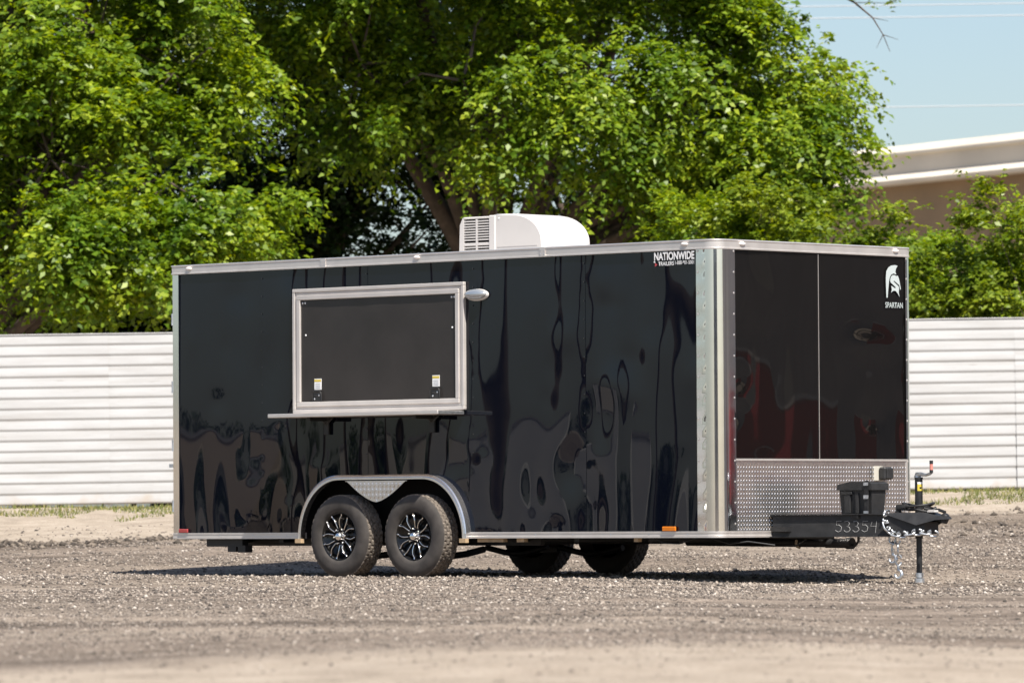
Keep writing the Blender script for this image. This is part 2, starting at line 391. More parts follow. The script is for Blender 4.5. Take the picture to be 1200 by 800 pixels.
def stones(name, X, Y, R, mat, label, cat, flat=.65):
    n = len(X); base = np.array([(1, 0, 0), (0, 1, 0), (-1, 0, 0), (0, -1, 0), (0, 0, 1), (0, 0, -1)], float)
    f = np.array([(0, 1, 4), (1, 2, 4), (2, 3, 4), (3, 0, 4), (1, 0, 5), (2, 1, 5), (3, 2, 5), (0, 3, 5)])
    a = rng.uniform(0, 6.28, n); ca, sa = np.cos(a), np.sin(a)
    V = base[None]*rng.uniform(.65, 1.3, (n, 6, 1)); V = V + rng.uniform(-.25, .25, (n, 6, 3))
    V = V*R[:, None, None]; V[:, :, 2] *= flat
    x = V[:, :, 0]*ca[:, None]-V[:, :, 1]*sa[:, None]; y = V[:, :, 0]*sa[:, None]+V[:, :, 1]*ca[:, None]
    zc = gz(X, Y)+R*flat*.25
    P = np.stack([x+X[:, None], y+Y[:, None], V[:, :, 2]+zc[:, None]], -1)
    FF = (f[None]+np.arange(n)[:, None, None]*6).reshape(-1, 3)
    return tag(mesh_np(name, P.reshape(-1, 3), FF, mat), label, cat, kind='stuff')
n = 150000
Y = 16.5+(62.5-16.5)*rng.random(n)**.9; X = rng.uniform(-1, 1, n)*(.105*Y+1.2)
keep = (.6*vnoise(X*.5, Y*.3, 0, 21)+.4*vnoise(X*.25, Y*1.4, 0, 22) > .42+.25*(Y < 21)+.2*(Y > 60.3+.16*X)) | (rng.random(n) < .22)
X, Y = X[keep], Y[keep]
R = (.0026+.013*rng.random(len(X))**6)*np.clip(Y/36, .5, 1.3)+.0065*(Y/60)*rng.uniform(.5, 1.2, len(X))
stones('gravel', X, Y, R, M['pebble'], 'loose grey and brown pebbles scattered over the lot', 'gravel')
n = 9000
X = rng.uniform(-8, 8, n); Y = 59.6+.12*X+rng.normal(0, .55, n)*np.where(X > 2, 2.2, 1)
k2 = (vnoise(X*.9, Y*.6, 0, 31) > .36)|(rng.random(n) < .1); X, Y = X[k2], Y[k2]
R = .010+.040*rng.random(len(X))**3
stones('dirt_clods', X, Y, R, M['clod'], 'dark dirt clods along the gravel edge before the fence', 'dirt', .7)

# weeds at the fence foot
def blades(name, X, Y, H, mat, label, cat):
    n = len(X); a = rng.uniform(0, 6.28, n); w = .006+.006*rng.random(n); z = gz(X, Y)
    lean = rng.normal(0, .35, (n, 2))*H[:, None]
    V = np.zeros((n, 3, 3)); dx, dy = np.cos(a)*w, np.sin(a)*w
    V[:, 0] = np.stack([X-dx, Y-dy, z-.01], -1); V[:, 1] = np.stack([X+dx, Y+dy, z-.01], -1)
    V[:, 2] = np.stack([X+lean[:, 0], Y+lean[:, 1], z+H], -1)
    return tag(mesh_np(name, V.reshape(-1, 3), np.arange(n*3).reshape(-1, 3), mat), label, cat, kind='stuff')
n = 30000
X = rng.uniform(-9, 9, n); Y = rng.uniform(63.0, 65.9, n)
dens = vnoise(X*.9, Y*.9, 0, 41)*.7+vnoise(X*3, Y*3, 0, 43)*.3
k = (dens > .54-.22*sstep(65.0, 65.9, Y)*(X < 0) + .04*(X > 3)-.08*((X < -2) & (Y > 64.0))); X, Y = X[k], Y[k]
H = .015+.055*rng.random(len(X))**2
blades('weeds', X, Y, H, M['grass'], 'short yellow green weeds along the foot of the white fence', 'weeds')

# ------------------------------------------------------------------ fence
fence = empty('metal_fence', (-4.698, 66.0, .665))
fence.rotation_euler = (0, -0.0113, 0)
tag(fence, 'long white corrugated metal fence behind the black trailer', 'fence')
PW, PH, NR = 3.53, 1.97, 16
prof = []
pitch = PH/NR
prof.append((0.0, PH+.012)); prof.append((-.022, PH+.008))
for i in range(NR):
    zt = PH-i*pitch
    prof += [(-.004, zt-.003), (-.0065, zt-.014), (-.0145, zt-pitch+.034), (-.0168, zt-pitch+.020), (-.0150, zt-pitch+.011)]
prof.append((-.002, 0.0))
def fence_panel_mesh(seed):
    xs = np.linspace(-.04, PW+.03, 40); V = []; F = []
    for i, x in enumerate(xs):
        for (y, z) in prof:
            d = .022*(vnoise(np.array([x*.9+seed*9]), np.array([z*1.3]), 0, 51)[0]-.5) + .006*(vnoise(np.array([x*4+seed*9]), np.array([z*5.]), 0, 52)[0]-.5)
            V.append((x, y+d, z+.004*(vnoise(np.array([x*1.1+seed*7]), np.array([z*.4]), 0, 53)[0]-.5)))
    m = len(prof)
    for i in range(len(xs)-1):
        for j in range(m-1): F.append((i*m+j, i*m+j+1, (i+1)*m+j+1, (i+1)*m+j))
    return V, F
first = {}
for k in range(-5, 7):
    sd = k % 3
    if sd not in first:
        V, F = fence_panel_mesh(sd); p = mesh_np('panel', V, F, M['white_fence'], fence); first[sd] = p
    else:
        p = first[sd].copy(); COL.objects.link(p); p.parent = fence
    p.location = (k*PW, -.012*(k % 2), .007*((k*5) % 3-1)); p.rotation_euler = (0, .0012*((k*7) % 3-1), 0)
    b = MB().box(k*PW-.05, k*PW+.05, .012, .10, -.75, PH-.04).build('post', M['galv'], fence)
MB().box(-5*PW, 7*PW, .009, .011, .4, .46).build('rail', M['galv'], fence)
MB().box(-5*PW, 7*PW, .009, .011, 1.5, 1.56).build('rail', M['galv'], fence)

# ------------------------------------------------------------------ overpass beyond the trees
ov = empty('overpass', (9.9*160/110, 160.0, 0)); dirv = Vector((4.1, -7.5)).normalized()
ov.rotation_euler = (0, 0, math.atan2(dirv.y, dirv.x))
tag(ov, 'pale concrete road bridge with parapet and brown girder above the shrubs', 'bridge')
L0, L1 = -22, 218   # local x along the bridge; local -y faces the camera side
MB().prism([(0, 10.345), (.5, 10.345), (.5, 11.22), (.30, 11.22), (-.12, 10.98), (-.12, 10.90), (0, 10.87)], L0, L1, 'x').build('parapet', M['concrete'], ov, True)
MB().prism([(-.35, 10.05), (9, 10.05), (9, 10.344), (-.06, 10.344), (-.40, 10.16)], L0, L1, 'x').build('deck', M['concrete_lip'], ov, True)
for k in range(13):
    MB().box(L0+k*20, L0+k*20+19.94, .25, .8, 8.0, 10.045).build('girder', M['girder'], ov)
MB().box(L0, L1, 8.2, 8.8, 8.0, 10.045).build('girder', M['girder'], ov)
for k in range(5):
    x = L0+12+k*50
    MB().box(x-.7, x+.7, 1.0, 7.5, -1.0, 7.25).build('pier', M['concrete'], ov)
    MB().box(x-.8, x+.8, .2, 8.8, 7.252, 7.998).build('pier_cap', M['concrete'], ov)

# ------------------------------------------------------------------ foliage
def leaf_verts(P, D, Nn, Ln, Wd):
    D = D/np.linalg.norm(D, axis=1, keepdims=True)
    S_ = np.cross(Nn, D); S_ /= (np.linalg.norm(S_, axis=1, keepdims=True)+1e-9)
    Nn = np.cross(D, S_)
    a = P; b = P+D*(Ln*.45)[:, None]+S_*Wd[:, None]+Nn*(Wd*.35)[:, None]
    c = P+D*Ln[:, None]-Nn*(Ln*.12)[:, None]; d = P+D*(Ln*.45)[:, None]-S_*Wd[:, None]+Nn*(Wd*.35)[:, None]
    return np.stack([a, b, c, d], 1)
def clump_leaves(C, R, O, sprays, per, leaf, droop=.45):
    """C (n,3) clump centres, R radii, O outward unit vectors -> leaf verts"""
    n = len(C); q = n*sprays
    c = np.repeat(C, sprays, 0); r = np.repeat(R, sprays); o = np.repeat(O, sprays, 0)
    d = rng.normal(0, 1, (q, 3)); d[:, 2] = d[:, 2]*.55+.15
    d = d/np.linalg.norm(d, axis=1, keepdims=True)+o*.55
    d /= np.linalg.norm(d, axis=1, keepdims=True)
    st = c+rng.normal(0, .28, (q, 3))*r[:, None]
    L = r*rng.uniform(.55, 1.15, q)
    tt = np.linspace(.15, 1, per)
    P = st[:, None]+d[:, None]*(L[:, None]*tt)[..., None]
    P[..., 2] -= droop*L[:, None]*tt**2
    T = d[:, None]*np.ones((1, per, 1)); T = T.copy(); T[..., 2] -= droop*2*tt[None]*.8
    side = np.cross(d, np.array([0, 0, 1.0])); side /= (np.linalg.norm(side, axis=1, keepdims=True)+1e-9)
    sg = np.where(np.arange(per) % 2 == 0, 1., -1.)
    D = T*.55+side[:, None]*sg[None, :, None]*.9
    P = P.reshape(-1, 3); D = D.reshape(-1, 3)+rng.normal(0, .28, (q*per, 3)); 
    Nn = np.repeat(o, per, 0)*.45+np.array([[0, -.15, .8]])+rng.normal(0, .5, (q*per, 3))
    P = P+rng.normal(0, .02, P.shape)
    Ln = leaf*rng.uniform(.6, 1.25, q*per); Wd = Ln*rng.uniform(.24, .34, q*per)
    return leaf_verts(P, D, Nn, Ln, Wd)
def tree(name, label, cat, base, blobs, mat, density=2.2, sprays=27, per=14, leaf=.108, cr=(.40, .78), trunk_r=.22, gap=.42, seed=1,
         group=None, droop=.45, lean=(0, 0), fork=.45, stems=1, bark='bark'):
    bx, by = base; bz = gz1(bx, by)-.15
    root = empty(name, (bx, by, bz)); tag(root, label, cat, group)
    Cs, Rs, Os = [], [], []; tb = MB(); branches = 0
    zc = [b[2] for b in blobs]; ztop = max(b[2]+b[5]*.4 for b in blobs)
    zf = bz+(min(zc)-bz)*fork+.3
    for s in range(stems):
        ox = (s-(stems-1)/2)*.35
        tp = []
        for i in range(6):
            u = i/5; tp.append(Vector((bx+ox*(1-u*.2)+lean[0]*u+.10*math.sin(3*u+s+seed), by+lean[1]*u+.1*math.sin(2*u+seed+s), bz+(zf-bz)*u)))
        tb.tube([p-Vector((bx, by, bz)) for p in tp], [trunk_r*(1.25-.5*i/5) for i in range(6)], 9)
    top = tp[-1]
    for (x, y, z, rx, ry, rz, *w) in blobs:
        ds = w[0] if w else 1.0
        c = Vector((x, y, z)); mid = (top+c)/2+Vector((random.uniform(-.2, .2), random.uniform(-.2, .2), .25))
        lp = [top-Vector((0, 0, .15)), top*.55+mid*.45, mid, mid*.45+c*.55, c]
        tb.tube([p-Vector((bx, by, bz)) for p in lp], [trunk_r*t for t in (.62, .46, .32, .18, .05)], 7)
        area = 4*math.pi*((rx*ry)**1.6+(rx*rz)**1.6+(ry*rz)**1.6)**(1/1.6)/3**(1/1.6)
        n = max(4, int(area*density*ds))
        u = rng.normal(0, 1, (n, 3)); u /= np.linalg.norm(u, axis=1, keepdims=True)
        rr = rng.uniform(.45, 1.0, n)**.6
        p = np.array([x, y, z])+u*rr[:, None]*np.array([rx, ry, rz])
        gp = vnoise(p[:, 0]*.62+seed*3.1, p[:, 1]*.5, p[:, 2]*.8, seed+60)
        kk = (gp > gap) | (rng.random(n) < .06) | ((rx < .62) & (rng.random(n) < .6)); p, u = p[kk], u[kk]
        Cs.append(p); Os.append(u); Rs.append(rng.uniform(cr[0], cr[1], len(p)))
        for q in p[::5]:
            qv = Vector(q); a = c+(qv-c)*random.uniform(0, .25); m_ = (a+qv)/2+Vector((random.uniform(-.1, .1), random.uniform(-.1, .1), random.uniform(.0, .18)))
            tb.tube([a-Vector((bx, by, bz)), m_-Vector((bx, by, bz)), qv-Vector((bx, by, bz))], [trunk_r*.10, trunk_r*.06, .005], 4, False)
    C = np.concatenate(Cs); O = np.concatenate(Os); R = np.concatenate(Rs)
    V = clump_leaves(C, R, O, sprays, per, leaf, droop)-np.array([bx, by, bz])
    m = len(V)
    tb.build('trunk' if cat == 'tree' else 'stems', M[bark], root)
    mesh_np('crown' if cat == 'tree' else 'foliage', V.reshape(-1, 3), np.arange(m*4).reshape(-1, 4), mat, root)
    return root

FOL = []
def px(x, y, Yd): return ((x-600)/6667*Yd, Yd, .5+(601-y)/6667*Yd)
def blob(x, y, Yd, rx, ry, rz, w=1.0):
    a = px(x, y, Yd); return (a[0], a[1], a[2], rx, ry, rz, w)
tree('broadleaf_tree', 'full leafy tree spilling over the white fence beside the trailer rear', 'tree', (-7.4, 76.5),
     [blob(60, 180, 75, 1.7, 1.5, 1.5), blob(190, 200, 74.5, 1.5, 1.3, 1.4), blob(60, 290, 74, 1.3, 1.1, .55), blob(165, 285, 73.8, 1.0, .9, .50), blob(260, 235, 74.5, .85, .8, .8),
      blob(205, 80, 75.5, 1.0, 1.2, 1.1), blob(120, 30, 76, 2.0, 1.6, 1.3), blob(-120, 150, 76, 1.6, 1.6, 2.2), blob(150, -110, 77, 2.6, 2, 1.5, .7), blob(40, -250, 76.5, 2.4, 2.4, 1.3, .75), blob(270, -220, 76.5, 2.0, 2.2, 1.2, .75)],
     M['leaf'], density=2.3, seed=2, gap=.455)
tree('broadleaf_tree', 'pale yellow green tree rising behind the leafy tree by the fence', 'tree', (-7.0, 82.5),
     [blob(60, 40, 82, 1.9, 1.3, 1.5), blob(190, 20, 82, 1.5, 1.2, 1.4), blob(-60, 120, 82, 1.5, 1.2, 2.0), blob(60, -100, 83, 2.4, 2, 1.6, .7), blob(20, 250, 82, 1.6, 1.2, 1.5)],
     M['leaf_pale'], density=2.0, seed=3, gap=.36, leaf=.10)
tree('broadleaf_tree', 'big spreading tree with drooping bright green sprays behind the roof air conditioner', 'tree', (-.15, 79.5),
     [blob(425, 70, 77.5, 1.1, 1.1, 1.35), blob(545, 90, 76.8, 1.35, 1.2, 1.45), blob(680, 110, 77, 1.35, 1.3, 1.5), blob(800, 100, 77.5, 1.35, 1.3, 1.5),
      blob(770, 225, 78, 1.3, 1.0, .75), blob(890, 190, 77.5, 1.15, 1.0, 1.2), blob(868, 60, 78, .75, 1.0, .8, .75), blob(965, 150, 78, .50, .6, .50, .5), blob(925, 105, 78, .55, .6, .55, .6), blob(985, 95, 78.3, .30, .4, .30, .5), blob(925, 225, 77.6, .5, .6, .4, .8), blob(650, 205, 78.5, .7, .8, .5, .6),
      blob(450, -220, 77, 2.0, 2.4, 1.2, .75), blob(640, -240, 77, 2.4, 2.5, 1.3, .75), blob(830, -190, 77.5, 1.8, 2.2, 1.1, .7), blob(600, -60, 79.5, 3.2, 2.0, 1.2, .6), blob(375, 0, 78.5, .8, 1.0, .8), blob(790, -70, 79.5, 1.4, 1.8, 1.0, .7)],
     M['leaf'], density=2.5, seed=7, gap=.455, trunk_r=.30, fork=.6, droop=.55)
bt = [o for o in bpy.data.objects if o.get('label', '').startswith('big spreading tree')][0]
tw = [px(880, -45, 78.5), px(960, -22, 78), px(1005, 2, 77.8), px(1026, 20, 77.7), px(1038, 40, 77.7), px(1046, 60, 77.7)]
mb = MB().tube([Vector(p)-bt.location for p in tw], [.03, .022, .016, .011, .007, .004], 5)
for a_, b_ in (((1026, 20), (1044, 24)), ((1038, 40), (1056, 46)), ((1038, 40), (1030, 56)), ((1005, 2), (1050, 3)), ((1046, 3), (1062, -4))): mb.tube([Vector(px(*a_, 77.75))-bt.location, Vector(px(*b_, 77.75))-bt.location], [.008, .003], 4)
mb.build('bare_branch', M['bark'], bt)
c_ = np.array([px(x, y, 77.8) for x, y in ((985, -6), (1010, -2), (1028, 2), (1046, 2), (1060, -2))])
V = clump_leaves(c_, np.full(5, .10), np.tile([[0, 0, .3]], (5, 1)), 3, 5, .08, .2)-np.array(bt.location)
mesh_np('sprig', V.reshape(-1, 3), np.arange(len(V)*4).reshape(-1, 4), M['leaf'], bt)['kind'] = 'stuff'
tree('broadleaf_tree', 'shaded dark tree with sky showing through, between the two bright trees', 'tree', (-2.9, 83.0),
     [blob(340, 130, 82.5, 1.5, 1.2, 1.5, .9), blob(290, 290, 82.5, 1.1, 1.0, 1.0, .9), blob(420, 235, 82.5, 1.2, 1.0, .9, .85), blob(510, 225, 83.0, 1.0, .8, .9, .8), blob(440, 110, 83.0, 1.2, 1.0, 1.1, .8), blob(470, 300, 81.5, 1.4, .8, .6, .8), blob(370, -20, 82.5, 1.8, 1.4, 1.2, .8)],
     M['leaf_shade_tone'], density=2.0, seed=8, gap=.36, leaf=.12, trunk_r=.26)
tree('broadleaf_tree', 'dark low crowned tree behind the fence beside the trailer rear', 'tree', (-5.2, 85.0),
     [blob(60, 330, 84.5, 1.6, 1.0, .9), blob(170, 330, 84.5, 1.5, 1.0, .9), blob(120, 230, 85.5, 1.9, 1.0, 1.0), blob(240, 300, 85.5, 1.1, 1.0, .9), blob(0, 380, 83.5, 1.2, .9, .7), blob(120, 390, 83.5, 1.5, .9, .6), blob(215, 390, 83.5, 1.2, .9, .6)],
     M['leaf_shade_tone'], density=2.0, seed=12, gap=.22, leaf=.12, trunk_r=.2, fork=.3)
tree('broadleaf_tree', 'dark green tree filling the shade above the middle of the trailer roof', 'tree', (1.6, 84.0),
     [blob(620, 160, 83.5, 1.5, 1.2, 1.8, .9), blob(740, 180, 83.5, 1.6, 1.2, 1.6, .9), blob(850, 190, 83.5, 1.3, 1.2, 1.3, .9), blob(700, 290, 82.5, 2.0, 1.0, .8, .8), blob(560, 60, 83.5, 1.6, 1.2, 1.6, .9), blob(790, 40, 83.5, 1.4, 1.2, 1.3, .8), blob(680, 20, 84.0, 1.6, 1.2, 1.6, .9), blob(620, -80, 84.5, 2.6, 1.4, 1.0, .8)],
     M['leaf_shade_tone'], density=1.9, seed=9, gap=.40, leaf=.12, trunk_r=.26)
SH = [('bright green shrub over the fence beside the trailer nose', 1092, 335, 71.5, .55, .55, .42, 'leaf_vine'),
      ('tall bright shrub standing before the brown bridge girder', 1172, 275, 71, .42, .5, .60, 'leaf_vine'),
      ('low shrub tangled with pale stems at the right end of the fence', 1185, 345, 71, .55, .5, .40, 'leaf_vine'),
      ('leafy vine mound behind the trailer roof corner', 985, 302, 73, .75, .7, .52, 'leaf_vine'),
      ('vine covered shrub under the edge of the big tree', 895, 262, 73.5, .70, .7, .62, 'leaf_vine'),
      ('upright young shrub poking up before the bridge parapet', 1048, 285, 72.5, .38, .45, .48, 'leaf_vine'),
      ('dense low shrub behind the trailer front roof edge', 1020, 345, 72, .80, .6, .42, 'leaf'),
      ('rounded shrub between the vine mound and the big tree', 820, 275, 74, .75, .6, .55, 'leaf'),
      ('bushy shrub filling the gap beside the trailer front corner', 1082, 318, 74, .62, .6, .42, 'leaf'),
      ('broad shrub behind the right stretch of fence below the tall bright shrub', 1150, 340, 73.5, .75, .6, .45, 'leaf_vine'),
      ('thick vine heap climbing below the bridge parapet', 925, 268, 75, .70, .6, .45, 'leaf_vine'),
      ('leafy shrub past the right end of the visible fence', 1215, 300, 72, .6, .6, .65, 'leaf'),
      ('sprawling shrub behind the fence below the bridge girder', 1125, 325, 73, .70, .6, .42, 'leaf')]
for i, (lb, x, y, Yd, rx, ry, rz, mt) in enumerate(SH):
    b = blob(x, y, Yd, rx, ry, rz)
    bl = [b, (b[0]-.3*rx, b[1]+.2, b[2]-rz*1.3, rx*.8, ry*.8, rz*.9, .8), (b[0]+.25*rx, b[1], 1.9, rx*.8, ry, .8, .5)]
    tree('shrub', lb, 'shrub', (b[0], b[1]), bl, M[mt], density=5.5, sprays=16, per=11, leaf=.085, cr=(.20, .36), trunk_r=.035, gap=.33, seed=20+i, stems=3, droop=.25, fork=.5)
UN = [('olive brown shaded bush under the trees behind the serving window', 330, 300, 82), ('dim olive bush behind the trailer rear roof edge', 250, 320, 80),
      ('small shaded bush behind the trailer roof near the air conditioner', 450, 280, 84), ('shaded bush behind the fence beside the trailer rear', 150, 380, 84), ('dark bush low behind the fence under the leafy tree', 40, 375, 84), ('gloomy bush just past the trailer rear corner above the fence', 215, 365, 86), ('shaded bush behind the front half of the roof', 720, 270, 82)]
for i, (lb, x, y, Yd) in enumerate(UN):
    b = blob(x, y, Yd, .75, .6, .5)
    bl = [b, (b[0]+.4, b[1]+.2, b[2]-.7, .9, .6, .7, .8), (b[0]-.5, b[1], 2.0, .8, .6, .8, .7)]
    tree('shrub', lb, 'shrub', (b[0], b[1]), bl, M['leaf_olive' if i < 3 else 'leaf_shade_tone'], density=3.5, sprays=14, per=10, leaf=.10, cr=(.25, .45), trunk_r=.04, gap=.38, seed=40+i, stems=3, droop=.3)

for i, (lb, x, y, h, mt) in enumerate((('round shrub behind the far right fence panels', 8.6, 73, 3.2, 'leaf_vine'), ('wide shrub well past the trailer nose behind the fence', 10.8, 74, 3.4, 'leaf'), ('dark shrub before the bridge pier behind the fence', 13.4, 75, 3.6, 'leaf_shade_tone'), ('mounded shrub behind the far left fence panels', -11.5, 74, 3.3, 'leaf'))):
    tree('shrub', lb, 'shrub', (x, y), [(x, y, h, 1.0, .8, .6), (x-.5, y+.2, h-.9, 1.1, .8, .7, .8), (x+.5, y, 1.7, 1.0, .8, .8, .6)], M[mt], density=4.0, sprays=14, per=10, leaf=.10, cr=(.25, .45), trunk_r=.04, gap=.33, seed=90+i, stems=3, droop=.25)

# ------------------------------------------------------------------ power lines
def pole(loc, h, label, arms=True):
    r = empty('utility_pole', (loc[0], loc[1], gz1(*loc)-.3)); tag(r, label, 'pole')
    MB().tube([(0, 0, 0), (0, 0, h*.5), (0, 0, h)], [.17, .15, .12], 10).build('pole', M['pole'], r)
    if arms:
        MB().box(-1.1, 1.1, -.06, .06, h-.75, h-.63).build('crossarm', M['pole'], r)
        for x in (-1.0, -.4, .4, 1.0): MB().tube([(x, 0, h-.63), (x, 0, h-.5)], .045, 8).build('insulator', M['galv'], r)
    return r
pole((-14, 130), 13.2, 'wooden utility pole hidden behind the leafy trees'); pole((34, 128), 13.4, 'wooden utility pole beyond the bridge end')
for i, (z, dy, lb) in enumerate([(12.15, 0, 'top power line crossing the sky'), (11.9, .5, 'second power line just below the top one'), (11.55, -.4, 'third power line below the top pair'), (9.55, .1, 'lone lower power line crossing the sky above the bridge')]):
    pts = [(-14+48*t, 130+dy-2*t, z+.35-1.3*(t-t*t)+ .3*t) for t in np.linspace(0, 1, 17)]
    tag(MB().tube(pts, .012, 5).build('power_line', M['cable']), lb, 'cable')

# ================================================================== the trailer
TH = .7558
T = empty('food_trailer', (1.6069, 44.6469, 0), -TH)
tag(T, 'glossy black enclosed concession trailer with serving window and roof air conditioner on gravel', 'trailer')
LN, WD, ZB, ZT = 6.2, 2.436, .317, 2.663
RAIL = .366; TRIM = 2.585

# panel warp: bulges of the thin skin (metres, positive outward)
gr = []
_r = random.Random(11)
for i in range(16):
    kx = _r.uniform(2.0, 13.0)*_r.choice((-1, 1)); kz = _r.uniform(.1, 1.5)*_r.choice((-1, 1))
    gr.append((kx, kz, _r.uniform(0, 6.28), _r.uniform(.5, 1.2)/(abs(kx)+3)))
dents = [(_r.uniform(-6.4, 0), .3+2.4*_r.random()**1.5, _r.uniform(.05, .20), _r.uniform(.05, .28), _r.uniform(-1, 1)) for i in range(190)]
dents += [(_r.uniform(8.5, 12), _r.uniform(1.6, 6.0), _r.uniform(.06, .25), _r.uniform(.15, .6), _r.uniform(-1, 1)) for i in range(60)]
def warp(u, z, amp=.0052, edges=(), dm=1.0):
    w = np.zeros_like(u)
    for cu_, cz_, ru, rz_, a in dents:
        w += dm*a*4.4*min(ru, rz_)*np.exp(-((u-cu_)/ru)**2-((z-cz_)/rz_)**2)*np.clip(1.0-.35*z/2.6, .6, 1)
    for kx, kz, ph, a in gr: w += a*np.sin(kx*u+kz*z+ph+.6*np.sin(1.1*z+ph))
    w *= amp*(.35+1.1*vnoise(u*.9+4, z*.8, 0, 71))
    w += .0011*np.sin(2*math.pi*u/.405)*vnoise(u*.5, z*.7, 0, 72)
    for e in edges:     # pinched by the rivets of a seam
        w += -.00016*np.exp(-((u-e)/.02)**2)*(1+.9*np.cos(2*math.pi*z/.15))
    return w
# wheel arch outline: height of the opening as function of x (side skin)
AX0, AX1, ATOP = -4.60, -2.70, .815
def arch(x):
    h = []
    for t in np.atleast_1d(x):
        r = .46
        if t <= AX0 or t >= AX1: h.append(RAIL-.02); continue
        d = min(t-AX0, AX1-t)
        if d >= r: h.append(ATOP)
        else: h.append(RAIL-.02+(ATOP-RAIL+.02)*math.sqrt(max(0, 1-((r-d)/r)**2)))
    return np.array(h)
SEAMS = [-6.14, -5.115, -3.87, -2.645, -1.41, -.195]
for i in range(5):
    a, b = SEAMS[i]-.012*(i > 0), SEAMS[i+1]+.012*(i < 4)
    xs = np.linspace(a, b, 44); 
    if i in (1, 2, 3):
        ex = [AX0+.0005, AX0+.012, AX0+.03, AX0+.05, AX1-.0005, AX1-.012, AX1-.03, AX1-.05]
        xs = np.unique(np.concatenate([xs, [e for e in ex if a < e < b]]))
    lo = np.maximum(arch(xs), RAIL-.01); m = 70
    U = np.repeat(xs[:, None], m, 1); tz = np.linspace(0, 1, m)[None]
    Zz = lo[:, None]+(TRIM+.01-lo[:, None])*tz
    off = -warp(U, Zz, edges=SEAMS[1:5])-.0025*(i % 2)-.0005+.005*(Zz-1.4)
    V = np.stack([U, off, Zz], -1).reshape(-1, 3)
    I = np.arange(len(xs)*m).reshape(len(xs), m)
    F = np.stack([I[:-1, :-1], I[1:, :-1], I[1:, 1:], I[:-1, 1:]], -1).reshape(-1, 4)
    mesh_np('side_panel', V, F, M['gloss'], T, smooth=True)
FS = [.20, 1.222, 2.342]
for i in range(2):
    ys = np.linspace(FS[i], FS[i+1]+.012*(i == 0), 44); zs = np.linspace(.925, TRIM+.01, 60)
    U, Zz = np.meshgrid(ys, zs, indexing='ij')
    off = warp(U*.9+9.3, Zz*2.2, amp=.0105, dm=2.2)+.0025*(1-i)
    V = np.stack([off, U, Zz], -1).reshape(-1, 3); I = np.arange(U.size).reshape(U.shape)
    F = np.stack([I[:-1, :-1], I[1:, :-1], I[1:, 1:], I[:-1, 1:]], -1).reshape(-1, 4)
    mesh_np('front_panel', V, F, M['gloss_front'], T, smooth=True)
MB().box(.003, .0075, 1.231, 1.235, .93, TRIM-.01).build('front_seam', M['alu'], T)
# plain faces out of sight
MB().box(-LN+.02, -.12, WD-.02, WD, RAIL-.02, TRIM+.02).build('far_side_wall', M['gloss'], T)
MB().box(-LN, -LN+.019, .06, WD-.06, RAIL-.02, TRIM+.02).build('rear_wall', M['gloss'], T)
MB().box(-LN+.03, -.06, .03, WD-.03, ZT-.045, ZT-.012).build('roof', M['white_plastic'], T)
MB().box(-LN+.03, -4.72, .08, WD-.08, ZB+.005, RAIL).box(-2.6, -.08, .08, WD-.08, ZB+.006, RAIL).box(-4.72, -2.6, .30, WD-.30, ZB+.004, RAIL+.001).build('floor', M['dark_void'], T)
# inner lining so the skin is closed from inside
MB().box(-LN+.025, -.1, .028, .032, RAIL+.55, TRIM).build('inner_lining', M['dark_void'], T)

def path_round(off=0.0, r=.11, rear=-LN, seg=14):
    pts = [(rear-off, -off)]
    R_ = r+off
    for k in range(seg+1):
        a = -math.pi/2+math.pi/2*k/seg; pts.append((-r+R_*math.cos(a), r+R_*math.sin(a)))
    for k in range(seg+1):
        a = math.pi/2*k/seg; pts.append((-r+R_*math.cos(a), WD-r+R_*math.sin(a)))
    pts.append((rear-off, WD+off)); return pts
def band(name, off, z0, z1, depth, mat, lips=((.0, 0),), closed=True, smooth=True):
    """vertical profile swept round the box; profile given as (extra offset, z fraction)"""
    mb = MB(); rows = []
    prof_ = [(-depth, z0)]+[(o, z0+(z1-z0)*f) for o, f in lips]+[(-depth, z1)]
    paths = [path_round(off+o) for o, _ in prof_]
    n = len(paths[0]); vs = []; fs = []
    for j, (o, z) in enumerate(prof_):
        for (x, y) in paths[j]: vs.append((x, y, z))
    for j in range(len(prof_)-1):
        for i in range(n-1): fs.append((j*n+i, j*n+i+1, (j+1)*n+i+1, (j+1)*n+i))
        fs.append((j*n+n-1, j*n, (j+1)*n, (j+1)*n+n-1))
    mb.add(vs, fs); return mb.build(name, mat, T)
rt = band('roof_trim', .012, TRIM-.002, ZT, .06, M['alu'], lips=((0, 0), (0.004, .03), (.004, .16), (0, .2), (0, .8), (.005, .88), (.003, 1)))
br = band('bottom_rail', .010, ZB, RAIL+.002, .05, M['alu'], lips=((0, 0), (.004, .04), (.004, .32), (.0, .38), (.0, .72), (.003, .78), (.003, 1)))
